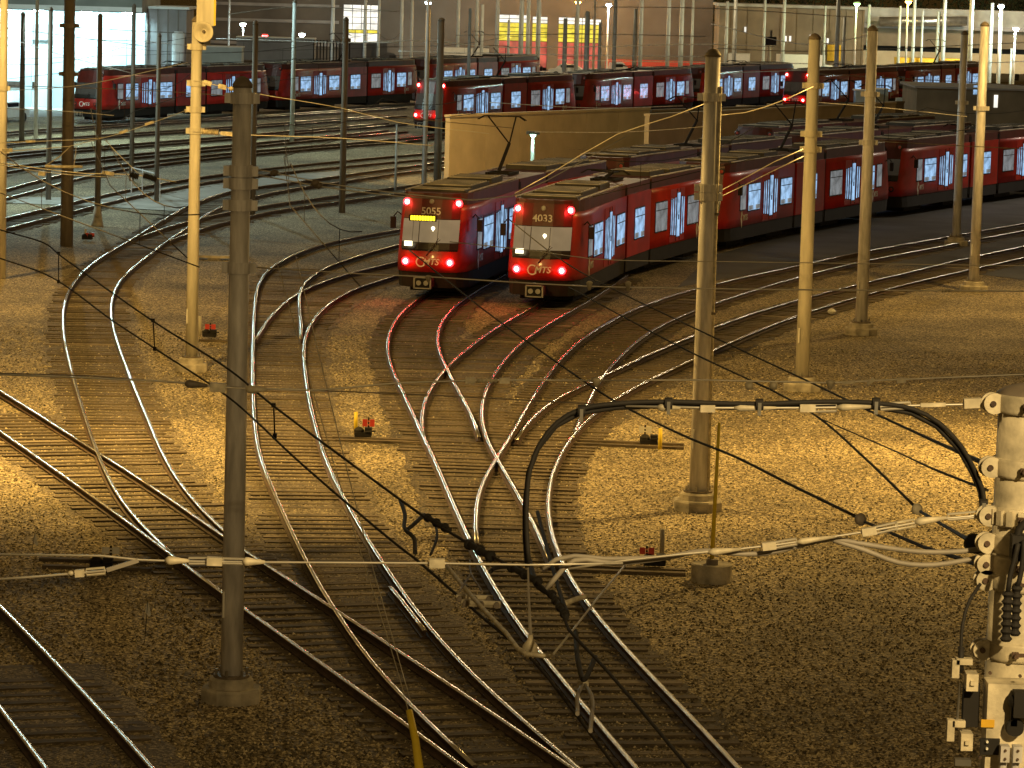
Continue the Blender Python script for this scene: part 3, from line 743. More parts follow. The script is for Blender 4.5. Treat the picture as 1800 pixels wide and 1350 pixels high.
# horn loudspeaker
p = G(336, 652); hc = P(357, 56, p.y - .45)
e = empty('horn_loudspeaker', hc, 'round cream horn loudspeaker on top of the cream pole', 'loudspeaker')
b = MB(); b.lathe([(.09, -.45), (.10, -.2), (.14, -.12), (.24, -.03), (.30, .02), (.28, .03), (.2, -.03), (.10, -.10), (.06, -.16)], hc, 24, 0, (-.05, -1, -.12)); part(b, 'horn', 'cream_pole', e, True)
b = MB(); b.lathe([(.02, -.16), (.05, -.10), (.04, -.04)], hc, 12, 0, (-.05, -1, -.12)); part(b, 'phase_plug', 'galv_old', e)
b = MB(); b.tube([hc + Vector((0, .3, 0)), hc + Vector((-.1, .45, -.3))], .03, 6); part(b, 'bracket', 'galv', e)
e = empty('mast_box', P(362, 22, p.y), 'amber edged box above the horn loudspeaker', 'box'); c = P(362, 22, p.y)
b = MB(); b.box(c, (.5, .4, .75)); part(b, 'housing', 'cream_pole', e); b = MB(); b.box(c + Vector((.27, -.15, 0)), (.06, .12, .72)); part(b, 'cover', 'yellow_paint', e); b = MB(); b.tube([c + Vector((0, 0, -.37)), c + Vector((-.1, 0, -.9))], .05, 8); part(b, 'bracket', 'under_black', e)

# ------------------------------------------------------------------ wires
def wire(label, pts, r, mat='wire_dark', hw=(), name='overhead_wire', cat='wire', sag=0.0, step=.6, group=None):
    pts = [Vector(p) for p in pts]
    if sag and len(pts) == 2:
        a, c = pts; pts = [a.lerp(c, i / 12) - Vector((0, 0, sag * 4 * (i / 12) * (1 - i / 12))) for i in range(13)]
    q = crom(pts, step)
    if not hw:
        b = MB(); b.tube(q, r, 6); o = build(b, name, mat, origin=q[0], smooth=True); o.location = q[0]; tag(o, label, cat, group); return o
    e = empty(name, q[0], label, cat, group)
    b = MB(); b.tube(q, r, 6); part(b, 'strand', mat, e, True)
    for h in hw: h(e)
    return e
def ins(a, c, r=.05, mat='cast', kind='cone'):
    a = Vector(a); c = Vector(c)
    def f(e):
        d = c - a; L = d.length; b = MB()
        if kind == 'cone': b.lathe([(r * .4, 0), (r, L * .15), (r * .95, L * .25), (r * .35, L)], a, 12, 0, d)
        elif kind == 'block': b.lathe([(r, 0), (r, L)], a, 4, 0, d)
        elif kind == 'disc': b.lathe([(r * .3, 0), (r, L * .35), (r, L * .6), (r * .3, L)], a, 16, 0, d)
        elif kind == 'shed':
            pr = []
            n = max(3, int(L / .045))
            for i in range(n): pr += [(r * .55, L * i / n), (r, L * (i + .4) / n), (r * .55, L * (i + .8) / n)]
            b.lathe(pr, a, 12, 0, d)
        elif kind == 'fork':
            x = d.cross(Vector((0, 1, 0))).normalized() * r
            b.tube([a + x * .2, a + x, c + x, c], .006, 5); b.tube([a - x * .2, a - x, c - x, c], .006, 5)
        part(b, {'cone': 'insulator', 'block': 'clamp', 'disc': 'disc_insulator', 'shed': 'rod_insulator', 'fork': 'link'}[kind], mat, e, kind in ('cone', 'disc'))
    return f
def PP(pts, Y): return [P(x, y, Y) for x, y in pts]
def PZ(pts, z): return [G(x, y, z) for x, y in pts]
Y1 = 16.6
# near cross span, lower
wire('pale cross-span wire over bottom left ending at the switch-fan insulators', PP([(-30, 974), (180, 977), (245, 984), (300, 986), (430, 988), (600, 989), (760, 990), (930, 993), (1095, 990)], Y1), .0055, 'wire_bright',
     [ins(P(290, 985, Y1), P(332, 986, Y1), .022), ins(P(364, 986, Y1), P(391, 987, Y1), .028, 'cast', 'block'), ins(P(332, 986, Y1), P(366, 986, Y1), .014, 'wire_bright', 'fork'), ins(P(392, 986, Y1), P(428, 987, Y1), .012, 'wire_bright', 'fork'), ins(P(426, 987, Y1), P(466, 988, Y1), .022), ins(P(755, 990, Y1), P(782, 990, Y1), .03, 'cast', 'block')])
wire('pale pull-off wire with turnbuckle low at the left edge', PP([(-30, 1020), (60, 1014), (130, 1008), (185, 1003), (243, 986)], Y1), .006, 'wire_bright',
     [ins(P(132, 1008, Y1), P(148, 1007, Y1), .024, 'cast', 'block'), ins(P(118, 1008, Y1), P(132, 1007, Y1), .012, 'cast', 'disc'), ins(P(152, 1006, Y1), P(184, 1003, Y1), .014, 'cast', 'fork'), ins(P(188, 1002, Y1), P(243, 985, Y1), .014, 'grey_cable', 'block')])
a2 = [(1738, 903), (1700, 908), (1640, 913), (1560, 928), (1500, 938), (1440, 947), (1370, 957), (1290, 966), (1200, 974), (1100, 985), (1000, 1000)]
wire('insulated span wire rising to the right-hand near pole', PP(a2, Y1), .006, 'wire_bright',
     [ins(P(1608, 918, Y1), P(1664, 910, Y1), .020), ins(P(1575, 925, Y1), P(1608, 919, Y1), .016, 'cast', 'fork'), ins(P(1515, 936, Y1), P(1540, 932, Y1), .026, 'cast', 'block'), ins(P(1540, 932, Y1), P(1577, 924, Y1), .016, 'wire_bright', 'fork'), ins(P(1400, 953, Y1), P(1470, 943, Y1), .016), ins(P(1340, 961, Y1), P(1364, 958, Y1), .026, 'cast', 'block'), ins(P(1364, 958, Y1), P(1400, 952, Y1), .014, 'wire_bright', 'fork'), ins(P(1245, 971, Y1), P(1303, 965, Y1), .018), ins(P(1666, 909, Y1), P(1735, 903, Y1), .014, 'wire_bright', 'fork')])
a3 = [(1748, 706), (1690, 711), (1640, 712), (1560, 714), (1470, 716), (1400, 717), (1250, 717), (1100, 714)]
wire('insulated upper span wire ending at top of the right-hand near pole', PP(a3, Y1), .006, 'wire_bright',
     [ins(P(1694, 709, Y1), P(1750, 706, Y1), .032, 'cast', 'block'), ins(P(1618, 712, Y1), P(1662, 711, Y1), .013, 'cast', 'block'), ins(P(1548, 715, Y1), P(1600, 712, Y1), .014, 'wire_bright', 'fork'), ins(P(1470, 716, Y1), P(1548, 714, Y1), .018), ins(P(1406, 717, Y1), P(1433, 717, Y1), .026, 'cast', 'block'), ins(P(1433, 717, Y1), P(1470, 716, Y1), .018, 'wire_bright', 'fork'), ins(P(1290, 717, Y1), P(1365, 717, Y1), .018), ins(P(1231, 718, Y1), P(1257, 718, Y1), .024, 'cast', 'block'), ins(P(1155, 716, Y1), P(1196, 717, Y1), .018)])
bc = [(1732, 905), (1727, 860), (1715, 830), (1690, 785), (1650, 743), (1605, 719), (1545, 709), (1450, 706), (1335, 710), (1240, 708), (1175, 706), (1090, 709), (1022, 719), (980, 742), (948, 782), (932, 825), (926, 880), (926, 940), (930, 990)]
o1 = wire('twin thick black feeder cable looping from the right pole to centre', PP(bc, Y1), .0125, 'rubber', [
    lambda e: part((lambda b: (b.tube(PP([(x - 3, y + 7) for x, y in bc], Y1 + .02), .0125, 8), b)[1])(MB()), 'second_cable', 'rubber', e, True)] +
    [(lambda x, y: (lambda e: part((lambda b: (b.lathe([(.028, -.018), (.03, 0), (.028, .018)], P(x, y, Y1), 12, 0, (1, 0, 0)), b.box(P(x, y + 8, Y1 - .02), (.016, .02, .06), 1), b)[2])(MB()), 'clamp', ['rubber', 'steel'], e)))(x, y) for x, y in ((1022, 722), (1175, 709), (1335, 711), (1540, 709), (1729, 887))], name='feeder_cable', cat='cable', step=.05)
gc = [(1745, 962), (1690, 969), (1620, 970), (1560, 963), (1500, 953), (1465, 947), (1420, 955), (1350, 972), (1290, 973), (1240, 968), (1160, 982), (1080, 990), (1010, 985), (960, 1035)]
wire('grey drooping feeder cable, upper of the pair at the right pole', PP(gc, Y1 + .05), .013, 'grey_cable', name='feeder_cable', cat='cable', step=.05)
wire('grey drooping feeder cable, lower of the pair at the right pole', PP([(1745, 975), (1690, 986), (1640, 993), (1580, 989), (1520, 967), (1465, 950)], Y1 + .05), .013, 'grey_cable', name='feeder_cable', cat='cable', step=.05)
wire('grey jumper cable arching over the right rails at the fan foot', PP([(1160, 980), (1060, 982), (1010, 977), (978, 983), (955, 1000)], Y1 + .1), .012, 'grey_cable', name='jumper_cable', cat='cable', step=.05)
# overhead line of the bottom-left track
cq = PZ([(-30, 442), (0, 454), (80, 482), (200, 565), (273, 613), (400, 697), (453, 743), (513, 800), (600, 876), (703, 962), (727, 980), (800, 1043), (850, 1087), (933, 1157), (1013, 1257), (1083, 1350), (1180, 1480)], 5.8)
mq = PZ([(-30, 393), (0, 404), (75, 426), (107, 450), (267, 563), (403, 650), (480, 713), (597, 800), (703, 878), (745, 908), (827, 957), (900, 997), (937, 1017), (983, 1067), (1000, 1107), (1047, 1157), (1100, 1217), (1200, 1337), (1290, 1450)], 6.37)
def dropper(x0, y0, x1, y1):
    def f(e):
        b = MB(); a = G(x0, y0, 6.37); c = G(x1, y1, 5.8); b.tube([a, c], .010, 6); b.box(a, (.05, .08, .05)); b.box(c, (.05, .08, .06)); part(b, 'dropper', 'wire_dark', e)
    return f
wire('dark contact wire running from left edge to the bottom right', cq, .014, 'wire_dark', [dropper(103, 445, 103, 495), dropper(269, 563, 272, 613), dropper(481, 712, 483, 766)], name='contact_wire')
def thick(pts, z, r, nm='section_insulator', mat='rubber', kind=None):
    def f(e):
        b = MB(); q = crom(PZ(pts, z), .15)
        b.tube(q, r, 8)
        for i in range(0, len(q), 2): b.lathe([(r * 1.1, -.03), (r * 1.7, 0), (r * 1.1, .03)], q[i], 10, 0, q[min(i + 1, len(q) - 1)] - q[max(i - 1, 0)])
        part(b, nm, mat, e, True)
    return f
def loop(pts, z, r=.022, mat='rubber', nm='jumper'):
    def f(e):
        b = MB(); b.tube(crom(PZ(pts, z), .06), r, 7); part(b, nm, mat, e, True)
    return f
wire('dark messenger wire with insulators crossing towards bottom right', mq, .014, 'wire_dark', [
    thick([(752, 910), (790, 932)], 6.37, .028), thick([(825, 957), (862, 978)], 6.37, .034), thick([(900, 998), (945, 1022)], 6.37, .03), thick([(970, 1045), (996, 1085)], 6.37, .026),
    loop([(704, 880), (712, 905), (712, 930), (727, 945), (730, 972)], 6.2), loop([(745, 905), (727, 922), (714, 932)], 6.2), loop([(765, 918), (768, 945), (757, 975)], 6.2, .014),
    loop([(1012, 1110), (1016, 1160), (1026, 1195), (1040, 1170), (1046, 1155)], 6.1), loop([(1026, 1200), (1016, 1220), (1015, 1255)], 6.0, .018, 'grey_cable'), loop([(1026, 1200), (1040, 1225), (1038, 1285)], 6.0, .018, 'grey_cable'),
    loop([(1016, 1203), (1034, 1203)], 6.0, .03, 'cast', 'clamp'), loop([(930, 985), (936, 1010), (946, 1030), (970, 1045)], 6.2, .03), loop([(945, 900), (955, 940), (972, 1000), (990, 1060), (998, 1080)], 6.3, .02),
    loop([(862, 1005), (872, 998), (905, 996), (930, 1012)], 6.2, .022), loop([(826, 985), (828, 1008), (848, 1040)], 6.1, .010, 'galv_old'), loop([(828, 1008), (808, 1040)], 6.1, .010, 'galv_old'),
    loop([(990, 1062), (1008, 1055), (1030, 1048)], 6.1, .025, 'cast', 'clamp')], name='messenger_wire')
wire('pale bent registration arm above the bottom centre rails', PZ([(786, 996), (838, 1058), (890, 1113), (928, 1150), (968, 1154)], 6.0), .022, 'cast', name='registration_arm', cat='arm', step=.3)
wire('thin stay wire slanting up right from the registration arm', PZ([(970, 1153), (1005, 1110), (1050, 1052), (1102, 990)], 6.05), .011, 'wire_bright')
e = empty('splice_plate', G(842, 1057, 5.9), 'pair of pale splice bars on the contact wire at bottom centre', 'splice plate')
for (xa, ya, xb, yb) in ((802, 1051, 866, 1052), (812, 1059, 880, 1063)):
    b = MB(); p1 = G(xa, ya, 5.9); p2 = G(xb, yb, 5.9); b.tube([p1, p2], .035, 6); part(b, 'bar', 'cast', e)
    for t in (.1, .5, .9): b = MB(); b.lathe([(.03, -.03), (.03, .03)], p1.lerp(p2, t) + Vector((0, -.04, 0)), 8, 0, (0, 1, 0)); part(b, 'bolt', 'galv_old', e)
e = empty('post_insulator', G(932, 1140, 5.9), 'small pale bell insulator with whip above the centre rails', 'insulator')
c = G(932, 1135, 5.9); b = MB(); b.lathe([(.02, -.12), (.075, -.08), (.07, 0), (.03, .05), (.02, .1)], c, 12); part(b, 'bell', 'cast', e, True)
b = MB(); b.tube([c + Vector((0, 0, .1)), c + Vector((-.03, 0, .5)), c + Vector((-.05, 0, .95))], [.018, .012, .005], 6); part(b, 'whip', 'grey_cable', e)
# guy wires with a yellow guard
pA = G(406, 1232)
g1 = G(742, 1395); top1 = P(462, 330, pA.y)
wire('pale guy wire with yellow guard, left of the two at bottom centre', [P(488, 466, pA.y - .3), P(603, 870, 54.2), G(716, 1243, .95), g1], .008, 'wire_bright', [
    lambda e: part((lambda b: (b.tube([G(719, 1248, 1.0), G(730, 1300, .6), G(743, 1395, .02)], [.05, .06, .075], 8), b)[1])(MB()), 'guy_guard', 'yellow_paint', e, True)], name='guy_wire')
wire('pale guy wire, right of the two ending at the yellow guard', [P(520, 450, pA.y - .3), P(560, 620, 54.5), P(640, 942, 53.2), G(724, 1240, .9)], .008, 'wire_bright', name='guy_wire')
# other spans
wire('pale cross-span wire passing the near pole at mid height', PP([(-30, 657), (150, 664), (300, 671), (410, 682), (560, 686), (700, 673), (850, 668), (1050, 669)], 40), .011, 'wire_bright',
     [ins(P(325, 674, 40), P(365, 678, 40), .05, 'galv_old'), ins(P(369, 680, 40), P(397, 682, 40), .07, 'cast', 'block'), ins(P(432, 684, 40), P(470, 685, 40), .05), ins(P(818, 669, 40), P(836, 669, 40), .045, 'cast', 'block'), ins(P(878, 669, 40), P(896, 669, 40), .045, 'cast', 'block'), ins(P(838, 669, 40), P(876, 669, 40), .03, 'cast', 'shed')])
wire('thin second span wire below the mid-height cross span', PP([(-30, 655), (150, 660), (400, 680), (700, 692), (1005, 708), (1100, 714)], 40.5), .008, 'galv_old')
wire('pale cross-span wire right of the fan at mid height', PP([(1050, 669), (1240, 668), (1330, 670), (1460, 673), (1560, 668), (1800, 658), (1860, 655)], 40), .011, 'wire_bright',
     [ins(P(1312, 672, 40), P(1322, 684, 40), .05, 'cast', 'disc'), ins(P(1355, 672, 40), P(1364, 684, 40), .05, 'cast', 'disc'), ins(P(1460, 668, 40), P(1459, 684, 40), .055, 'cast', 'cone'), ins(P(1480, 673, 40), P(1503, 671, 40), .025, 'cast', 'block'), ins(P(1524, 674, 40), P(1537, 666, 40), .03, 'cast', 'block'), ins(P(1576, 669, 40), P(1592, 668, 40), .04, 'cast', 'block'), ins(P(1049, 664, 40), P(1048, 680, 40), .06, 'cast', 'cone')])
wire('pale cross-span wire across the noses of the front trolleys', PP([(450, 470), (630, 481), (760, 487), (870, 494), (1030, 503), (1290, 508), (1500, 510), (1860, 512)], 62), .014, 'wire_bright',
     [ins(P(1036, 494, 62), P(1036, 510, 62), .06, 'cast', 'cone'), ins(P(1104, 494, 62), P(1104, 512, 62), .06, 'cast', 'cone'), ins(P(753, 484, 62), P(753, 496, 62), .06, 'cast', 'cone'), ins(P(1655, 511, 62), P(1672, 511, 62), .04, 'cast', 'shed')])
wire('thin wire above the trolley-nose span on the right', PP([(790, 425), (930, 440), (1040, 455), (1290, 460), (1860, 468)], 62.5), .009, 'wire_bright')
wire('dark contact wire from trolley 5055 down to the disc insulator at right', [G(720, 440, 5.8), G(803, 507, 5.8), G(867, 557, 5.85), G(993, 647, 5.95), G(1077, 703, 6.0), G(1200, 765, 6.3), G(1290, 802, 6.6), G(1400, 857, 7.0), G(1505, 908, 7.3)], .014, 'wire_dark', [
    lambda e: part((lambda b: (b.lathe([(.02, -.02), (.05, -.012), (.055, .012), (.02, .025)], G(1512, 913, 7.3), 16, 0, (.5, -1, .2)), b)[1])(MB()), 'disc_insulator', 'galv_old', e, True),
    lambda e: part((lambda b: (b.tube([G(1520, 917, 7.32), G(1620, 960, 8.2), P(1742, 1000, Y1)], .012, 6), b)[1])(MB()), 'tail', 'wire_dark', e)], name='contact_wire')
wire('dark wire from trolley 4033 to the second bracket of right pole', [G(900, 390, 5.8), G(977, 450, 5.8), G(1033, 485, 5.8), G(1200, 567, 5.9), G(1420, 670, 6.2), G(1517, 717, 6.8), G(1620, 765, 7.8), P(1738, 818, Y1)], .013, 'wire_dark', name='contact_wire')
wire('dark wire forking past the upper span to the lower disc insulator', [G(1000, 505, 5.8), G(1200, 612, 6.0), G(1370, 693, 6.3), G(1440, 735, 6.6), G(1520, 805, 7.0), G(1606, 888, 7.4)], .013, 'wire_dark', [
    lambda e: part((lambda b: (b.lathe([(.02, -.02), (.048, -.012), (.05, .012), (.02, .025)], G(1612, 895, 7.4), 16, 0, (.5, -1, .2)), b)[1])(MB()), 'disc_insulator', 'cast', e, True),
    lambda e: part((lambda b: (b.tube([G(1618, 899, 7.42), G(1670, 930, 7.9), P(1705, 950, Y1 + 1)], .013, 6), b.lathe([(.03, -.05), (.05, -.03), (.05, .04), (.03, .05)], P(1715, 956, Y1 + .6), 14, 0, (1, -.6, 0)), b)[2])(MB()), 'strain_insulator', 'rubber', e)], name='contact_wire')
wire('thin dark wire branching to the right pole above the twin loop', [G(1440, 735, 6.6), G(1560, 787, 7.4), P(1650, 828, 20), P(1736, 862, Y1)], .007, 'wire_dark')
# golden wires upper left
Yl = 112
wire('pale span wire climbing from left edge to the cream pole', PP([(-20, 252), (100, 247), (183, 242), (250, 222), (327, 194)], Yl), .012, 'wire_bright',
     [ins(P(45, 249, Yl), P(62, 248, Yl), .05, 'cast', 'block'), ins(P(210, 234, Yl), P(225, 229, Yl), .06, 'cast', 'block'), ins(P(255, 219, Yl), P(270, 214, Yl), .06, 'cast', 'block'), ins(P(325, 195, Yl), P(350, 189, Yl), .08, 'cast', 'block')])
wire('pale lower span wire from left edge joining the climbing one', PP([(-20, 267), (60, 263), (123, 257), (183, 242)], Yl), .013, 'wire_bright', [ins(P(4, 265, Yl), P(22, 264, Yl), .08, 'cast', 'block')])
wire('pale stay wire dropping right from the climbing span at left', PP([(185, 246), (205, 268), (240, 302), (262, 316)], Yl), .014, 'wire_bright')
wire('pale messenger wire at far left running into the dark hardware', PP([(-20, 283), (70, 296), (150, 305), (235, 307), (310, 320)], Yl), .018, 'wire_bright', [ins(P(180, 303, Yl), P(200, 306, Yl), .08, 'cast', 'block'), ins(P(228, 306, Yl), P(244, 311, Yl), .13, 'rubber', 'shed'), ins(P(252, 308, Yl), P(276, 316, Yl), .13, 'rubber', 'shed')])
wire('pale contact wire at far left below the messenger', PP([(-20, 286), (60, 300), (120, 307), (215, 312)], Yl), .012, 'wire_bright', [ins(P(68, 304, Yl), P(80, 306, Yl), .1, 'cast', 'block')])
wire('short pale steady arm hanging at far left', PP([(79, 292), (100, 293), (145, 293)], Yl), .05, 'cast', [lambda e: part((lambda b: (b.tube(PP([(82, 290), (105, 275), (124, 257)], Yl), .02, 6), b.tube(PP([(130, 291), (133, 270), (134, 256)], Yl), .014, 6), b)[2])(MB()), 'hanger', 'wire_bright', e)], name='registration_arm', cat='arm')
wire('pale wire from the cream pole right to the near pole top', PP([(340, 142), (372, 148), (432, 161), (470, 168), (600, 190), (700, 215), (860, 235)], 100), .011, 'wire_bright', [ins(P(358, 144, 100), P(372, 148, 100), .09, 'cast', 'block'), ins(P(384, 151, 100), P(398, 154, 100), .09, 'cast', 'block'), ins(P(402, 155, 100), P(412, 157, 100), .07, 'cast', 'disc')])
wire('pale bracket wire from cream pole to near pole lower down', PP([(340, 232), (375, 233), (432, 237), (600, 243), (760, 256)], 100), .014, 'wire_bright', [ins(P(355, 231, 100), P(385, 233, 100), .1, 'cast', 'shed'), ins(P(388, 234, 100), P(410, 236, 100), .08, 'cast', 'block')])
wire('wire with two round insulators right of the near pole', PP([(440, 296), (470, 301), (482, 304), (560, 320), (700, 340), (830, 352), (900, 345), (960, 318), (1100, 240)], 57), .011, 'wire_bright', [ins(P(480, 298, 57), P(484, 310, 57), .07, 'galv_old', 'disc'), ins(P(552, 316, 57), P(556, 328, 57), .07, 'galv_old', 'disc')])
wire('second wire with round insulators right of the near pole', PP([(440, 305), (476, 312), (558, 327), (700, 345), (840, 352)], 57.3), .011, 'wire_bright', [ins(P(558, 320, 57.3), P(562, 332, 57.3), .07, 'galv_old', 'disc')])
wire('pale wire slanting up right over the front trolley roofs', PP([(905, 340), (960, 310), (1025, 270), (1085, 236), (1180, 205), (1250, 178)], 90), .012, 'wire_bright')
wire('pale wire from fan pole to lone pale pole, upper', PP([(1258, 340), (1300, 318), (1360, 285), (1412, 262)], 86), .013, 'wire_bright')
wire('pale wire from fan pole to lone pale pole, lower', PP([(1258, 350), (1310, 325), (1370, 295), (1412, 275)], 86), .013, 'wire_bright')
wire('pale wire climbing from fan pole to lone pole near its top', PP([(1262, 203), (1310, 198), (1345, 188), (1380, 175), (1430, 152)], 90), .013, 'wire_bright')
wire('far thin wire across the workshop doors', PP([(640, 74), (760, 72), (860, 82), (1050, 82), (1240, 78), (1360, 82)], 220), .03, 'galv', group='far thin wires over the back yard')
WL = ['thin wire rising to the cream pole across the bright building', 'thin wire high before the bright building, sloping down right', 'thin wire crossing the bright building doorways', 'thin wire across the left trolley windows', 'short thin wire at the left edge below the trolley', 'thin wire from bright building to cream pole top', 'thin wire before the grey shed wall', 'thin wire along the top edge left of centre', 'thin wire above the grey container', 'thin wire slanting down left of the tan wall', 'thin wire before the middle far train roofs', 'thin wire across the yellow bays, higher', 'thin wire over the middle far train, ending right', 'thin wire near the top edge over the tan building', 'dipping thin wire before the tan building', 'long thin wire over the far right train', 'thin wire above the brown wall at right', 'thin wire falling right before the low brown building', 'thin wire crossing beside the pale blue cabinet', 'thin wire low over the right trolley roofs', 'thin wire before the tan wall, upper', 'thin wire before the tan wall, lower', 'thin wire along the coping of the tan wall']
for k, (pts, Y) in enumerate([([(0, 160), (140, 150), (330, 110)], 140), ([(0, 48), (140, 66), (260, 82)], 180), ([(0, 62), (120, 100), (230, 128)], 180), ([(0, 150), (240, 158), (430, 170)], 140), ([(0, 190), (120, 196), (200, 203)], 140), ([(130, 48), (250, 55), (420, 62)], 200), ([(140, 70), (240, 72), (330, 80)], 200), ([(400, 25), (520, 12), (700, 20)], 250), ([(380, 68), (620, 75), (700, 75)], 230), ([(600, 195), (760, 212), (900, 225)], 120), ([(700, 90), (900, 95), (1240, 100)], 230), ([(800, 62), (1050, 60), (1240, 64)], 260), ([(980, 105), (1240, 110), (1420, 112)], 210), ([(1040, 12), (1250, 15), (1500, 30)], 300), ([(1250, 42), (1420, 78), (1540, 60)], 200), ([(1260, 85), (1420, 90), (1800, 75)], 220), ([(1280, 128), (1500, 120), (1800, 108)], 190), ([(1440, 130), (1620, 140), (1800, 150)], 160), ([(1440, 180), (1560, 190), (1700, 205)], 140), ([(1440, 240), (1540, 248), (1800, 262)], 120), ([(940, 232), (1100, 232), (1250, 222)], 150), ([(1000, 262), (1150, 265), (1280, 258)], 130), ([(860, 180), (1050, 190), (1200, 186)], 170)]):
    wire(WL[k], PP(pts, Y), .012 * Y / 100, 'galv_old' if k % 2 else 'galv', group='thin far wires over the back yard')

# ------------------------------------------------------------------ right-hand near pole with switchgear
YR = 16.6; k = FPX / YR
ctr = P(1803, 900, YR); R_ = .15
e = empty('switchgear_pole', (ctr.x, ctr.y, 0), 'large near pole at right edge with brackets and pale switch box', 'pole')
def zat(py): return P(1790, py, YR).z
def xat(px): return P(px, 900, YR).x
zt = zat(690)
b = MB(); b.tube([(ctr.x - .02, ctr.y, 0), (ctr.x, ctr.y, zt)], [R_ * 1.35, R_], 28); part(b, 'shaft', 'cast', e, True)
b = MB(); b.lathe([(R_ * 1.06, -.05), (R_ * 1.08, 0), (R_ * .8, .025), (.02, .05)], (ctr.x, ctr.y, zt), 28); part(b, 'cap', 'galv_old', e, True)
for py in (708, 820, 905, 953, 990, 1018, 1140):
    z = zat(py)
    b = MB(); b.lathe([(R_ * 1.09, -.045), (R_ * 1.11, -.03), (R_ * 1.11, .03), (R_ * 1.09, .045)], (ctr.x, ctr.y, z), 28); part(b, 'clamp_band', 'cast', e, True)
    ex = ctr.x - R_ * 1.15
    b = MB(); b.lathe([(.05, -.008), (.05, .008)], (ex - .005, ctr.y - .06, z), 16, 0, (0, 1, 0)); b.lathe([(.014, -.02), (.014, .02)], (ex - .012, ctr.y - .06, z), 10, 1, (0, 1, 0)); part(b, 'ear', ['cast', 'rail_rust'], e, True)
    b = MB(); b.lathe([(.05, -.008), (.05, .008)], (ex - .015, ctr.y - .02, z), 16, 0, (0, 1, 0)); part(b, 'ear', 'cast', e, True)
    b = MB(); b.tube([(ctr.x - .045, ctr.y - R_ * 1.02, z), (ctr.x - .045, ctr.y - R_ * 1.02 - .07, z)], .011, 8); b.box((ctr.x - .02, ctr.y - R_ * 1.08, z), (.075, .02, .016)); b.box((ctr.x - .045, ctr.y - R_ * 1.06 - .02, z), (.03, .02, .03)); part(b, 'bolt', 'rail_rust', e)
z = zat(905)
for j in range(5):
    b = MB(); a = -1.5 + j * -.32; b.box((ctr.x + math.cos(a) * R_ * 1.13, ctr.y + math.sin(a) * R_ * 1.13, z), (.03, .03, .07), 0, Matrix.Rotation(a, 3, 'Z')); part(b, 'strap_buckle', 'cast', e)
zb0, zb1 = zat(1350) - .25, zat(1176)
b = MB(); x0 = xat(1731); b.box(((x0 + ctr.x + .2) / 2, ctr.y - .30, (zb0 + zb1) / 2), (ctr.x + .2 - x0, .16, zb1 - zb0)); part(b, 'switch_box', 'cast', e)
yf = ctr.y - .385
def fx(px): return P(px, 1250, yf).x
def fz(py): return P(1760, py, yf).z
for (px, py) in ((1737, 1183), (1726, 1332), (1794, 1335), (1790, 1187)):
    b = MB(); b.lathe([(.008, 0), (.008, .012)], (fx(px), yf, fz(py)), 10, 0, (0, -1, 0)); part(b, 'rivet', 'rail_rust', e)
b = MB(); b.box((fx(1737), yf - .004, fz(1272)), (.062, .008, .036)); part(b, 'name_plate', 'truck_yellow', e)
b = MB(); b.lathe([(.03, 0), (.05, .03), (.045, .06), (.03, .08)], (fx(1787), yf, fz(1228)), 16, 0, (0, -1, 0)); b.box((fx(1800), yf - .05, fz(1232)), (.12, .08, .12)); b.lathe([(.02, 0), (.045, .03), (.04, .06)], (fx(1783), yf, fz(1275)), 16, 0, (0, -1, 0)); b.box((fx(1780), yf - .04, fz(1253)), (.03, .04, .1)); part(b, 'operating_mechanism', 'under_black', e)
for px in (1765, 1787):
    b = MB(); b.box((fx(px), yf - .07, fz(1318)), (.042, .06, .075), 0)
    for s in (-.02, .02): b.lathe([(.006, 0), (.006, .01)], (fx(px), yf - .1, fz(1318) + s), 8, 1, (0, -1, 0))
    b.tube([(fx(px), yf - .05, fz(1332)), (fx(px) - .01, yf - .05, fz(1400))], .018, 8, 0); part(b, 'terminal_block', ['galv', 'rail_rust'], e)
b = MB(); b.box((fx(1742), yf - .01, fz(1312)), (.09, .02, .075)); part(b, 'cover_plate', 'under_black', e)
for s in (1302, 1314): b = MB(); b.lathe([(.006, 0), (.006, .02)], (fx(1736), yf - .02, fz(s)), 8, 0, (0, -1, 0)); part(b, 'screw', 'white_paint', e)
for py, xo in ((1203, 1708), (1308, 1703)):
    b = MB(); b.box((fx(xo), ctr.y - .32, fz(py)), (.055, .1, .08)); b.box((fx(xo), ctr.y - .375, fz(py)), (.02, .02, .02)); part(b, 'bracket_block', 'cast', e)
b = MB(); b.box((fx(1695), ctr.y - .3, fz(1170)), (.075, .05, .028)); b.box((fx(1680), ctr.y - .3, fz(1183)), (.034, .05, .085)); part(b, 'bracket_arm', 'cast', e)
b = MB(); b.box((fx(1690), ctr.y - .3, fz(1280)), (.06, .05, .03)); b.box((fx(1676), ctr.y - .3, fz(1292)), (.034, .05, .1)); part(b, 'bracket_arm', 'cast', e)
b = MB(); b.tube([(fx(1690), ctr.y - .3, fz(1210)), (fx(1687), ctr.y - .3, fz(1285))], .006, 8); part(b, 'operating_rod', 'steel', e)
b = MB(); b.box((fx(1712), ctr.y - .26, fz(1250)), (.075, .06, .2)); part(b, 'dark_back_plate', 'under_black', e)
b = MB(); b.tube(crom([(fx(1725), ctr.y - .16, zat(1018)), (fx(1705), ctr.y - .2, zat(1045)), (fx(1692), ctr.y - .25, zat(1085)), (fx(1690), ctr.y - .3, zat(1165))], .05), .008, 8); b.tube([(fx(1690), ctr.y - .28, zat(1120)), (fx(1690), ctr.y - .3, zat(1160))], .014, 8); part(b, 'ground_cable', 'rubber', e, True)
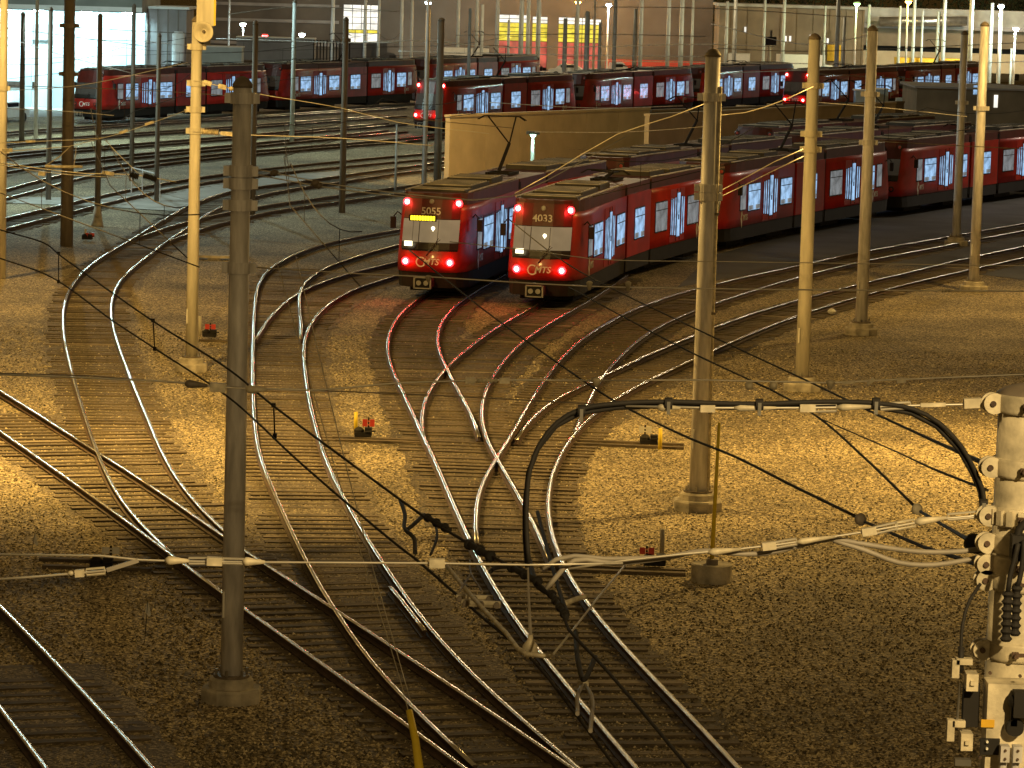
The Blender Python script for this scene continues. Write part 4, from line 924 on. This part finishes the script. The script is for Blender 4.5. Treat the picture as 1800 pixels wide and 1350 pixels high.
b = MB(); b.box((fx(1700), ctr.y - .3, fz(1348)), (.075, .05, .03)); part(b, 'lower_clamp', 'steel', e)
# surge arresters hanging by the pole, casting the dark shapes on it
for (pts, rr, lab) in (([(1790, 955), (1783, 985), (1776, 1010), (1772, 1040)], .024, 'dark hanging surge arrester, left one on the right pole'), ([(1800, 950), (1797, 990), (1792, 1020), (1788, 1030)], .022, 'dark hanging surge arrester, right one on the right pole')):
    q = [P(x, y, YR - .32) for x, y in pts]
    e2 = empty('surge_arrester', q[-1], lab, 'surge arrester')
    b = MB(); b.tube(crom(q, .03), .012, 8); part(b, 'lead', 'rubber', e2, True)
    b = MB(); pr = []
    for j in range(7): pr += [(rr * .8, -j * .035), (rr * 1.25, -j * .035 - .012), (rr * .8, -j * .035 - .025)]
    b.lathe(pr, q[-1], 14); part(b, 'body', 'rubber', e2)
e2 = empty('cable_clamp', P(1790, 960, YR - .25), 'dark cable clamp where feeder cables meet the right pole', 'clamp')
b = MB(); b.box(P(1790, 962, YR - .25), (.07, .09, .12)); part(b, 'body', 'rubber', e2); b = MB(); b.tube(crom([P(1788, 955, YR - .25), P(1792, 930, YR - .25), P(1810, 915, YR - .25)], .03), .02, 8); part(b, 'tail', 'rubber', e2, True)

# ------------------------------------------------------------------ switch stands and small yard things
def stand(label, px, py, tcol, tx, ty, tw, th, stick=None, stick_mat='yellow_paint', timber=None):
    p = G(px, py); kk = FPX / p.y
    e = empty('switch_stand', (p.x, p.y, 0), label, 'switch stand')
    if timber:
        for i, (xa, ya, xb, yb) in enumerate(timber):
            b = MB(); a = G(xa, ya); c = G(xb, yb); d = c - a
            b.box((0, 0, 0), (d.length, .2, .16)); M = Matrix.Rotation(math.atan2(d.y, d.x), 3, 'Z'); b.v = [tuple(M @ Vector(v) + (a + c) / 2 + Vector((0, 0, -.015))) for v in b.v]
            part(b, 'head_timber', 'tie_wood', e)
    b = MB(); b.box((p.x, p.y, .13), (.42, .3, .1), 0); b.lathe([(.13, .1), (.13, .24), (.08, .29), (.04, .31)], (p.x - .1, p.y, 0), 12, 0); b.box((p.x + .13, p.y, .2), (.18, .24, .2), 0)
    b.tube([(p.x + .05, p.y - .14, .2), (p.x + .32, p.y - .18, .24)], .02, 6, 0); part(b, 'machine', 'under_black', e)
    t = P(tx, ty, p.y)
    b = MB(); b.tube([(t.x, p.y, .1), (t.x, p.y, t.z + th / kk * .7)], .022, 6); part(b, 'mast', 'wire_dark', e)
    b = MB(); w2 = tw / kk / 2; h2 = th / kk / 2
    for s in (-1, 1): b.box((t.x + s * (w2 * .55 + .02), p.y - .04, t.z), (w2 * .95, .015, h2 * 2))
    b.box((t.x, p.y - .04, t.z + h2 * .45), (w2 * .3, .015, h2 * .4)); b.box((t.x, p.y - .04, t.z - h2 * .5), (w2 * .3, .015, h2 * .3)); part(b, 'target', tcol, e)
    if stick:
        b = MB(); a = G(stick[0], stick[2]); zt_ = P(stick[0], stick[1], a.y).z; b.tube([(a.x, a.y, 0), (a.x, a.y, zt_)], .05, 8); part(b, 'marker_stick', stick_mat, e, True)
    return e
stand('switch stand with red target and yellow marker left of the fan', 638, 772, 'target_red', 648, 743, 18, 13, (625, 724, 762), timber=((585, 771, 745, 777), (590, 776, 745, 781)))
stand('switch stand with pale target between fan and grey pole', 1140, 785, 'white_paint', 1134, 755, 19, 12, (1160, 753, 790), timber=((1000, 776, 1202, 784), (1000, 782, 1202, 790)))
stand('switch stand with red target behind the cream pole foot', 368, 596, 'target_red', 370, 574, 16, 9, (351, 556, 590), 'cream_pole', timber=((350, 600, 420, 602),))
stand('small switch stand with orange-red target at far left', 153, 424, 'target_red', 158, 413, 14, 7, (150, 402, 420), 'cream_pole')
stand('switch stand with pale target low at left', 178, 1006, 'white_paint', 195, 967, 27, 12, None, timber=((70, 985, 260, 992), (75, 998, 265, 1004)))
stand('switch stand with red target behind the drooping cables', 1150, 1000, 'target_red', 1137, 968, 22, 12, (1163, 930, 985), 'grey_cable', timber=((985, 996, 1205, 1006), (985, 1004, 1205, 1012)))
p = G(1250, 1022); e = empty('marker_post', (p.x, p.y, 0), 'tall thin post in a round concrete drum right of the fan', 'post')
b = MB(); b.lathe([(.40, -.02), (.40, .34), (.37, .36)], (p.x, p.y, 0), 20); part(b, 'drum', 'concrete_post', e)
b = MB(); b.box((p.x, p.y - .1, .41), (.22, .2, .10)); part(b, 'foot', 'galv_old', e)
b = MB(); b.tube([(p.x, p.y, .36), (p.x + .05, p.y, P(1250, 742, p.y).z)], [.045, .03], 8); part(b, 'mast', 'yellow_paint', e, True)
for (x, y0, y1, lab) in ((258, 1056, 1130, 'thin marker flag on wire left of the near pole'), (60, 935, 965, 'short pale marker flag near the left edge')):
    p = G(x, y1); e = empty('marker_flag', (p.x, p.y, 0), lab, 'flag'); t = P(x + 2, y0, p.y)
    b = MB(); b.tube([(p.x - .04, p.y, 0), (t.x, p.y, t.z)], .006, 5); part(b, 'stem', 'wire_dark', e)
    b = MB(); b.prism([(t.x, p.y, t.z), (t.x + .06, p.y, t.z - .25), (t.x + .03, p.y - .02, t.z - .28), (t.x - .05, p.y, t.z - .2)], (0, .012, 0)); part(b, 'flag', 'car_white', e)
p = G(1462, 553); b = MB(); b.lathe([(.02, 0), (.12, .04), (.16, .12), (.08, .2), (.02, .22)], p, 7); o = build(b, 'litter', 'white_paint', origin=p); o.location = p; tag(o, 'crumpled white litter beside the right rails', 'litter')
p = G(372, 456); e = empty('concrete_slab', p, 'small pale slab on the gravel behind the cream pole', 'slab'); b = MB(); b.box(p + Vector((.1, 0, .12)), (2.0, .5, .1)); part(b, 'slab', 'concrete_post', e); b = MB(); b.box(p + Vector((.1, 0, .03)), (.5, .3, .1)); part(b, 'foot', 'concrete_post', e)
# handrail frame on the crossing
p0 = G(232, 338); e = empty('handrail', p0, 'thin handrail frame on the concrete crossing', 'railing')
for (xa, ya) in ((231, 340), (281, 354), (250, 342)):
    g = G(xa, ya); b = MB(); b.tube([g, g + Vector((0, 0, 1.3))], .03, 6); part(b, 'post', 'galv', e)
b = MB(); b.tube([G(231, 340) + Vector((0, 0, 1.3)), G(281, 354) + Vector((0, 0, 1.3))], .03, 6); part(b, 'rail', 'galv', e)

# ------------------------------------------------------------------ walls and boxes in the yard
def wall(label, a, c, h, t, mat, name='yard_wall', cap=True, panels=0, zb=0):
    a = Vector((a[0], a[1], 0)); c = Vector((c[0], c[1], 0)); d = c - a; L = d.length
    e = empty(name, a, label, 'wall'); R = Matrix.Rotation(math.atan2(d.y, d.x), 3, 'Z')
    def bx(nm, x0, x1, y0, y1, z0, z1, mt):
        b = MB(); b.box(((x0 + x1) / 2, (y0 + y1) / 2, (z0 + z1) / 2), (x1 - x0, y1 - y0, z1 - z0)); b.v = [tuple(R @ Vector(v)) for v in b.v]
        return ob(nm, b.mesh(nm, mt), e)
    n = panels or 1
    for i in range(n): bx('panel', L * i / n + (.012 if i else 0), L * (i + 1) / n - (.012 if i < n - 1 else 0), 0, t, zb, h, mat)
    if cap: bx('coping', -.04, L + .04, -.05, t + .05, h + .002, h + .14, mat)
    return e
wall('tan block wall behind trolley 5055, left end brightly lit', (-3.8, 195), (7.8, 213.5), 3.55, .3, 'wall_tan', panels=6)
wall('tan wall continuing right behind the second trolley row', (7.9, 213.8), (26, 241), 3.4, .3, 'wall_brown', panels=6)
a = P(1141, 222, 205); c = P(1574, 190, 236)
wall('lower brown wall between trolley roofs and far lit train', (a.x, a.y), (c.x, c.y), 3.5, .3, 'wall_tan', panels=8)
a = P(1612, 160, 262); c = P(1830, 150, 262)
e = empty('yard_office', (a.x, a.y, 0), 'low brown building with two lit slit windows at right', 'building')
b = MB(); b.box(((a.x + c.x) / 2 + 4, a.y + 5, 1.9), (c.x - a.x + 8, 10, 3.8)); part(b, 'wall', 'wall_brown', e)
b = MB(); b.box(((a.x + c.x) / 2 + 4, a.y + 5, 3.88), (c.x - a.x + 8.4, 10.4, .15)); part(b, 'roof', 'wall_grey', e)
for (x, y0, y1, mt) in ((1714, 150, 166, 'lit_window'), (1750, 167, 189, 'bay_white')):
    q0 = P(x, y1, a.y); q1 = P(x, y0, a.y); b = MB(); b.box((q0.x, a.y - .02, (q0.z + q1.z) / 2), (.28, .06, q1.z - q0.z)); part(b, 'window', mt, e)
q = G(1585, 224); e = empty('electrical_cabinet', (q.x, q.y, 0), 'tall pale blue cabinet with red square sign at right', 'cabinet'); kk = FPX / q.y
hh = P(1585, 172, q.y).z
b = MB(); b.box((q.x, q.y, hh / 2), (24 / kk, .9, hh)); part(b, 'housing', 'wall_bluegrey', e); b = MB(); b.box((q.x + .1, q.y - .47, hh * .5), (.5, .04, hh * .8)); part(b, 'door', 'wall_bluegrey', e)
r_ = P(1602, 187, q.y); b = MB(); b.box((r_.x, q.y - .5, r_.z), (14 / kk, .05, 14 / kk)); part(b, 'sign_frame', 'cast', e); b = MB(); b.box((r_.x, q.y - .54, r_.z), (11 / kk, .03, 11 / kk)); part(b, 'sign', 'sign_red', e)
for i, (x0, x1, y0, y1) in enumerate(((1503, 1527, 160, 192), (1538, 1560, 158, 190))):
    q = G((x0 + x1) / 2, y1 + 14); kk = FPX / q.y; z1 = P(x0, y0, q.y).z
    e = empty('equipment_shed', (q.x, q.y, 0), ('left' if i == 0 else 'right') + ' of two pale blue sheds behind the brown wall', 'shed')
    b = MB(); b.box((q.x, q.y + 1, z1 / 2), ((x1 - x0) / kk, 2, z1)); part(b, 'wall', 'wall_bluegrey', e); b = MB(); b.box((q.x, q.y + 1, z1 + .06), ((x1 - x0) / kk + .2, 2.2, .1)); part(b, 'roof', 'wall_white', e)

# ------------------------------------------------------------------ bright building far left
Yb = 276
def X(px, Y=Yb, py=120): return P(px, py, Y).x
def Z(py, Y=Yb, px=150): return P(px, py, Y).z
e = empty('service_building', (X(100), Yb, 0), 'bright white service building with deep canopy at upper left', 'building')
x0, x1 = X(-160), X(254)
zr = Z(18)
b = MB(); b.box(((x0 + x1) / 2, Yb + 6, zr / 2), (x1 - x0, 12, zr)); part(b, 'wall', 'wall_white', e)
for px in range(-140, 250, 14):
    b = MB(); b.box((X(px), Yb - .02, zr / 2), (.06, .06, zr - .3)); part(b, 'rib', 'wall_white', e)
for px, wd in ((52, .5), (104, .8), (122, .35), (211, 1.1)):
    b = MB(); b.box((X(px), Yb - .5, zr / 2), (wd, .5, zr)); part(b, 'column', 'wall_bluegrey', e)
b = MB(); b.box(((x0 + x1) / 2, Yb - .3, zr + .55), (x1 - x0 + 1, 13.5, 1.1)); part(b, 'canopy', 'canopy', e)
b = MB(); b.box(((x0 + x1) / 2, Yb - 7.08, zr + .25), (x1 - x0 + 1, .1, .35)); part(b, 'fascia', 'wall_white', e)
b = MB(); b.box((X(80), Yb - .3, Z(45) - .6), (X(110) - X(54), .4, 1.2)); part(b, 'lintel', 'wall_grey', e)
b = MB(); b.box((X(15), Yb - .06, Z(152)), (X(35) - X(-60), .1, .5)); part(b, 'door_beam', 'rail_rust', e)
for i, px in enumerate((-60, 20, 78, 160, 232)):
    lx = X(px)
    b = MB(); b.box((lx, Yb - 3.6, zr - .08), (.8, .3, .12)); part(b, 'flood_lamp', 'lamp_cool', e)
    ld = bpy.data.lights.new('canopy_light', 'SPOT'); ld.energy = 2300; ld.color = (.52, .92, 1.0); ld.spot_size = math.radians(150); ld.spot_blend = .6; ld.shadow_soft_size = .2
    lo = bpy.data.objects.new('light', ld); COL.objects.link(lo); lo.location = (lx - e.location.x, -3.6, zr - .2); lo.parent = e
    lo.rotation_euler = Vector((0, .8, -1)).to_track_quat('-Z', 'Y').to_euler()
e = empty('grey_shed', (X(290), Yb - 3, 0), 'grey metal shed with white drum beside the bright building', 'shed')
zs = Z(16, Yb - 3, 290)
b = MB(); b.box((X(291, Yb - 3), Yb, zs / 2), (X(326) - X(256), 6, zs)); part(b, 'wall', 'wall_grey', e)
for px in (258, 276, 294, 312): b = MB(); b.box((X(px, Yb - 3), Yb - 3.04, zs / 2), (.08, .08, zs)); part(b, 'rib', 'galv_old', e)
b = MB(); b.box((X(291, Yb - 3), Yb, zs + .1), (X(330) - X(250), 6.4, .2)); part(b, 'roof', 'wall_white', e)
b = MB(); b.lathe([(.45, 3.4), (.48, 3.5), (.48, 6.0), (.3, 6.2)], (X(312, Yb - 4), Yb - 3.7, 0), 14); part(b, 'drum', 'wall_white', e, True)
# low white containers behind the long left train
for (xa, xb, yt, yb, mt, lab, YY) in ((330, 425, 82, 112, 'wall_bluegrey', 'low pale container left of the near pole top', 300), (416, 552, 66, 108, 'wall_grey', 'long grey container behind the left train', 308)):
    q0 = P(xa, yt, YY); q1 = P(xb, yt, YY); e = empty('container', ((q0.x + q1.x) / 2, YY, 0), lab, 'container'); h = q0.z
    b = MB(); b.box(((q0.x + q1.x) / 2, YY + 1.2, h / 2), (q1.x - q0.x, 2.4, h)); part(b, 'body', mt, e)
    for j in range(12): b = MB(); b.box((q0.x + (q1.x - q0.x) * (j + .5) / 12, YY - .02, h / 2), (.12, .05, h * .92)); part(b, 'rib', mt, e)
    b = MB(); b.box(((q0.x + q1.x) / 2, YY + 1.2, h + .06), (q1.x - q0.x + .1, 2.5, .1)); part(b, 'roof', 'wall_white', e)
# fence beside them
q0 = P(552, 70, 305); q1 = P(615, 70, 305); e = empty('steel_fence', (q0.x, 305, 0), 'dark upright bar fence right of the grey container', 'fence')
for j in range(12): b = MB(); x = q0.x + (q1.x - q0.x) * j / 11; b.tube([(x, 305, 0), (x, 305, q0.z)], .06, 6); part(b, 'bar', 'wire_dark', e)
b = MB(); b.box(((q0.x + q1.x) / 2, 305, q0.z - .2), (q1.x - q0.x, .06, .1)); part(b, 'rail', 'galv', e)

# ------------------------------------------------------------------ far workshop
Yw = 408
def XW(px): return P(px, 70, Yw).x
def ZW(py, px=900): return P(px, py, Yw).z
e = empty('workshop_building', (XW(880), Yw, 0), 'long dark workshop with open lit bays of yellow and red', 'building')
bays = [(602, 666, 16, 100, 'w'), (876, 930, 26, 118, 'y'), (935, 962, 28, 118, 'y'), (981, 1010, 28, 122, 'y'), (1014, 1032, 28, 122, 'y'), (1036, 1056, 30, 118, 'y')]
xl, xr = XW(370), XW(1252)
edges = [xl]
for a, c, t, bt, kk in bays: edges += [XW(a), XW(c)]
edges.append(xr)
for i in range(0, len(edges), 2):
    b = MB(); b.box(((edges[i] + edges[i + 1]) / 2, Yw + .4, 7), (edges[i + 1] - edges[i], .8, 14)); part(b, 'wall', 'wall_work', e)
for a, c, t, bt, kk in bays:
    xa, xc = XW(a), XW(c); zt_ = ZW(t)
    b = MB(); b.box(((xa + xc) / 2, Yw + .4, (zt_ + 14) / 2), (xc - xa, .8, 14 - zt_)); part(b, 'lintel', 'wall_work', e)
    z1 = ZW(t); z0 = ZW(bt); zm = ZW(72); zw = ZW(40)
    def pane(za, zb_, mt, nx, nz):
        for ix in range(nx):
            for iz in range(nz):
                w_ = (xc - xa) / nx; h_ = (zb_ - za) / nz
                b = MB(); b.box((xa + (ix + .5) * w_, Yw + .9, za + (iz + .5) * h_), (w_ - .07, .06, h_ - .07)); part(b, 'lit_panel', mt, e)
    if kk == 'y':
        n = 3 if c - a > 40 else 2
        pane(zw, z1, 'bay_white', n, 2); pane(zm, zw, 'bay_yellow', n, 4); pane(z0, zm, 'bay_red', n, 2)
    else:
        pane(ZW(60), z1, 'bay_white', 4, 4); pane(ZW(66), ZW(60), 'bay_yellow', 3, 1); pane(z0, ZW(66), 'bay_white', 3, 2)
    b = MB(); b.box(((xa + xc) / 2, Yw + 1.6, 5), (xc - xa + 1, .2, 10)); part(b, 'back_wall', 'under_black', e)
b = MB(); b.box((XW(1160), Yw - .06, ZW(112)), (XW(1250) - XW(1060), .12, ZW(98) - ZW(124))); part(b, 'red_plinth', 'sign_red', e)
for py in (20, 48, 88):
    b = MB(); b.box(((xl + XW(595)) / 2, Yw - .1, ZW(py)), (XW(595) - xl, .2, .35)); part(b, 'ledge', 'wall_grey', e)
e = empty('tan_building', (XW(1370), 396, 0), 'tan concrete building with small lit windows at upper right', 'building')
zt_ = P(1370, 13, 396).z
b = MB(); b.box(((XW(1253) + XW(1500)) / 2, 401, zt_ / 2), (XW(1500) - XW(1253), 10, zt_)); part(b, 'wall', 'wall_brown', e)
b = MB(); b.box(((XW(1253) + XW(1500)) / 2, 401, zt_ + .15), (XW(1500) - XW(1253) + .4, 10.5, .3)); part(b, 'parapet', 'concrete', e)
for px in range(1275, 1500, 28): b = MB(); b.box((XW(px), 395.96, zt_ / 2), (.2, .1, zt_)); part(b, 'pilaster', 'wall_brown', e)
for px, py in ((1381, 68), (1389, 68), (1425, 66), (1432, 72), (1455, 72), (1310, 52)):
    q = P(px, py, 395.9); b = MB(); b.box(q, (.22, .08, .6)); part(b, 'window', 'bay_white', e)
q = P(1466, 93, 395.8); b = MB(); b.box(q, (1.5, .1, 1.8)); part(b, 'door', 'truck_yellow', e)
e = empty('concrete_viaduct', (XW(1650), 398, 0), 'banded grey concrete structure behind the far right poles', 'viaduct')
for (py0, py1, yy, mt) in ((16, 45, 398, 'concrete'), (45, 52, 397.4, 'wall_grey'), (52, 83, 398.2, 'wall_brown'), (83, 92, 399.2, 'under_black'), (92, 126, 398.6, 'wall_tan')):
    za = P(1650, py1, yy).z; zb_ = P(1650, py0, yy).z
    b = MB(); b.box(((XW(1501) + XW(1990)) / 2, yy + 3, (za + zb_) / 2), (XW(1990) - XW(1501), 6, zb_ - za)); part(b, 'wall_band', mt, e)
b = MB(); q = P(1660, 36, 396.6); b.tube([P(1545, 38, 396.6), P(1700, 37, 396.6)], .55, 10); part(b, 'duct', 'steel', e, True)
# trees above it
def tree(label, x, y, h, r, seed):
    rnd = random.Random(seed); e = empty('tree', (x, y, 0), label, 'tree', 'dark trees behind the far structures')
    b = MB(); b.tube([(x, y, 0), (x + .2, y, h * .35), (x, y, h * .6)], [.35, .25, .1], 8)
    for j in range(5):
        a = rnd.uniform(0, 6.28); b.tube([(x, y, h * .4), (x + math.cos(a) * r * .6, y + math.sin(a) * r * .6, h * .72)], [.14, .04], 6)
    part(b, 'trunk', 'bark', e)
    b = MB()
    cl = [(rnd.gauss(0, r * .5), rnd.gauss(0, r * .5), h * .72 + rnd.gauss(0, h * .12)) for _ in range(16)]
    for _ in range(1500):
        c = rnd.choice(cl); p = Vector((x + c[0] + rnd.gauss(0, r * .22), y + c[1] + rnd.gauss(0, r * .22), c[2] + rnd.gauss(0, h * .06)))
        u = Vector((rnd.gauss(0, 1), rnd.gauss(0, 1), rnd.gauss(0, 1))).normalized(); v = u.orthogonal().normalized(); s = rnd.uniform(.12, .3)
        b.add([p - u * s, p + v * s * .5, p + u * s, p - v * s * .5], [(0, 1, 2, 3)])
    part(b, 'crown', 'leaf', e)
for i, px in enumerate((1120, 1230, 1330, 1420, 1510, 1600, 1690, 1780, 1860)):
    tree('dark leafy far tree above the roofs, %s from the left' % ORD(i + 1), XW(px) * 1.05, 420 + (i % 3) * 4, 12 + (i * 7 % 4), 3.4, i)

# ------------------------------------------------------------------ vehicles far back
def carmesh(kind, paint):
    b = MB()
    if kind == 'car': prof = [(-2.2, .35), (-2.2, .85), (-1.5, .95), (-.9, 1.42), (.7, 1.45), (1.35, .98), (2.15, .82), (2.2, .35)]; wd = 1.75
    elif kind == 'pickup': prof = [(-2.7, .45), (-2.7, 1.05), (-.6, 1.05), (-.5, 1.75), (.8, 1.8), (1.4, 1.15), (2.6, 1.05), (2.7, .45)]; wd = 1.9
    else: prof = [(-3.4, .6), (-3.4, 3.2), (1.6, 3.2), (1.6, 2.2), (2.4, 2.1), (2.9, 1.3), (3.3, 1.2), (3.3, .5)]; wd = 2.3
    n = len(prof); vs = []
    for s in (-1, 1):
        for (x, z) in prof: vs.append((x, s * wd / 2 * (.86 if z > 1.3 and kind != 'truck' else 1), z))
    b.add(vs, [tuple(range(n))[::-1], tuple(range(n, 2 * n))] + [(i, (i + 1) % n, (i + 1) % n + n, i + n) for i in range(n)], 0)
    return b.mesh('body', [paint])
def glassmesh(kind):
    b = MB(); z = {'car': 1.18, 'pickup': 1.45, 'truck': 1.7}[kind]; x = {'car': -.1, 'pickup': .2, 'truck': 2.2}[kind]; L = {'car': 1.5, 'pickup': 1.1, 'truck': .7}[kind]; wd = {'car': 1.66, 'pickup': 1.8, 'truck': 2.31}[kind]
    b.box((x, 0, z), (L, wd + .03, .36)); return b.mesh('side_window', ['glass_dark'])
wb = MB(); wb.lathe([(.2, -.11), (.33, -.11), (.33, .11), (.2, .11)], (0, 0, .33), 14, 0, (0, 1, 0)); WHEEL = wb.mesh('wheel', 'rubber')
def vehicle(label, kind, paint, px, py, rot, cat):
    q = G(px, front(px, py, 388)); e = empty({'car': 'parked_car', 'pickup': 'pickup_truck', 'truck': 'box_truck'}[kind], (q.x, q.y, 0), label, cat); e.rotation_euler.z = rot
    ob('body', carmesh(kind, paint), e); ob('side_window', glassmesh(kind), e)
    wx = {'car': 1.35, 'pickup': 1.7, 'truck': 2.2}[kind]; wy = {'car': .8, 'pickup': .88, 'truck': 1.05}[kind]
    for a in (-1, 1):
        for c in (-1, 1): ob('wheel', WHEEL, e, T((a * wx, c * wy, 0)))
vehicle('white car cut by the left edge before the bright building', 'car', 'car_white', 6, 214, 1.2, 'car')
vehicle('dark van parked before the white lit doorway', 'truck', 'car_dark', 651, 112, .2, 'van')
vehicle('white pickup parked before the left yellow bays', 'pickup', 'car_white', 888, 128, .1, 'pickup')
vehicle('white car parked between the two yellow bay groups', 'car', 'car_white', 1000, 128, -.1, 'car')
vehicle('pale pickup parked right of the yellow bays', 'pickup', 'car_white', 1080, 124, .15, 'pickup')
vehicle('pale car parked before the red plinth', 'car', 'roof_pale', 1150, 122, 0, 'car')
vehicle('long white van behind the middle red train', 'truck', 'car_white', 830, 138, .1, 'van')
vehicle('white truck seen end-on behind the far pole cluster', 'truck', 'car_white', 1298, 146, 1.5, 'truck')
vehicle('yellow box truck parked far back at right', 'truck', 'truck_yellow', 1660, 128, .12, 'truck')
vehicle('second yellow box truck left of the first one', 'truck', 'truck_yellow', 1628, 120, .12, 'truck')
vehicle('dark car parked before the yellow truck', 'car', 'car_dark', 1672, 145, .05, 'car')
vehicle('white truck roof behind the far right train', 'truck', 'car_white', 1420, 118, .1, 'truck')

# ------------------------------------------------------------------ lamps that show in the picture, and lamps of the back yard
def far_lamp(label, px, py, by, col, power, mat, spot=None, aim=None, lim=380):
    q = G(px, front(px, by, lim)); t = P(px, py, q.y); return lamp_post(label, q.x, q.y, max(3, t.z), col, power, mat, arm=(0, -.5), radius=.3, lens=.9 if 'signal' in mat else 1.9, spot=spot, aim=aim)
far_lamp('bluish white lamp at the top edge left of centre', 750, 6, 112, COOL, 7000, 'lamp_cool', lim=399)
far_lamp('bright orange sodium lamp at the top edge above the yellow bays', 1012, 5, 112, (1, .48, .08), 26000, 'lamp_sodium', lim=399)
far_lamp('white lamp beside the orange one at top edge', 1066, 10, 112, COOL, 6000, 'lamp_cool', lim=399)
far_lamp('greenish lamp at the top edge right of centre', 1500, 8, 122, (.5, 1, .4), 3500, 'lamp_green')
far_lamp('small orange lamp at the top edge at right', 1590, 4, 122, (1, .6, .1), 5000, 'lamp_sodium')
far_lamp('white lamp near the top right corner', 1752, 12, 120, COOL, 12000, 'lamp_cool')
far_lamp('cyan-white lamp below the top right corner', 1780, 52, 125, (.6, 1, .95), 9000, 'lamp_cool')
far_lamp('small white lamp above the grey container', 530, 62, 112, COOL, 1500, 'lamp_cool')
far_lamp('small red signal lamp above the grey container', 465, 64, 112, (1, .05, .05), 200, 'lamp_red')
far_lamp('small white lamp left of the red signal lamp', 426, 44, 112, COOL, 800, 'lamp_cool')
far_lamp('greenish white signal lamp glowing on the tan wall', 934, 278, 340, (.5, 1, .75), 120, 'signal_green')
# tall floodlights over the back yard, some of them added (above the picture)
lamp_post('tall cool flood mast over the far left tracks', -31, 228, 22, COOL, 40000, 'lamp_cool', arm=(1.2, 0))
lamp_post('tall cool flood mast over the pavement at right', 44, 196, 17, (1, .86, .66), 14000, 'lamp_cool', arm=(-1.2, 0), spot=130, aim=(26, 170, 0))
lamp_post('tall sodium lamp lighting the tan wall end', -4.9, 186, 12.6, SODIUM, 16000, 'lamp_sodium', arm=(1.0, 0), spot=85, aim=(.5, 199, 1))
lamp_post('added cool flood mast out of view left of the crossing', -36, 168, 16, COOL, 26000, 'lamp_cool', arm=(1.2, 0), spot=140, aim=(-22, 172, 0))  # unseen mast added to cool the light on the concrete crossing
lamp_post('added tall mast before the workshop for glints on the rails', 7, 345, 34, (1, .76, .42), 62000, 'lamp_cool', arm=(0, -1))  # mast added, placed and raised for rail glints and a broad glow
lamp_post('tall sodium mast over the far right yard', 62, 372, 18, (1, .8, .5), 60000, 'lamp_sodium', arm=(0, -1), spot=160, aim=(55, 385, 0))
lamp_post('tall sodium yard lamp right of the front trolleys', 21.5, 130, 14, SODIUM, 7500, 'lamp_sodium', arm=(-1.4, 0), spot=150, blend=.6, aim=(9, 132, 0))

# contact and messenger wires over the traced tracks, pulled straight between supports
def overhead(label, c, y0, y1, span=22.0, flip=False):
    q = [p for p in c if y0 < p.y < y1]; q.sort(key=lambda p: p.y)
    k = [q[0]]
    for p in q:
        if (p - k[-1]).length > span: k.append(p)
    if (q[-1] - k[-1]).length > 4: k.append(q[-1])
    con = [Vector((p.x, p.y, 5.75)) for p in k]
    e = empty('catenary_line', con[0], label, 'overhead line')
    b = MB(); b.tube(con, .013, 6); part(b, 'contact_wire', 'wire_dark', e, True)
    mes = []
    for a, d in zip(con, con[1:]):
        for i in range(8):
            t = i / 8; mes.append(a.lerp(d, t) + Vector((0, 0, 1.05 - 2.0 * t * (1 - t))))
    mes.append(con[-1] + Vector((0, 0, 1.05)))
    b = MB(); b.tube(mes, .013, 6); part(b, 'messenger_wire', 'wire_dark', e, True)
    for i in range(2, len(mes) - 1, 4):
        b = MB(); m_ = mes[i]; b.tube([m_, Vector((m_.x, m_.y, 5.75))], .008, 5); part(b, 'dropper', 'wire_dark', e)
overhead('overhead line above the outermost right-hand curve', cT4, 96, 190)
overhead('overhead line above the S-curved left track', TRACKS[5][1], 72, 200)
overhead('overhead line above the centre curving track', cC2[:-2] + cC, 66, 160)
overhead('overhead line above the diagonal left track', TRACKS[4][1], 70, 130)
overhead('overhead line above the far left track by the crossing', TRACKS[11][1], 150, 260, 30)
overhead('overhead line above the middle far left track', TRACKS[13][1], 170, 290, 30)
lamp_post('added sodium yard lamp out of view left of the cream pole', -22.5, 122, 15, SODIUM, 12000, 'lamp_sodium', arm=(1.4, 0), spot=150, blend=.6, aim=(-8, 122, 0))  # unseen lamp added to warm the ground left of centre
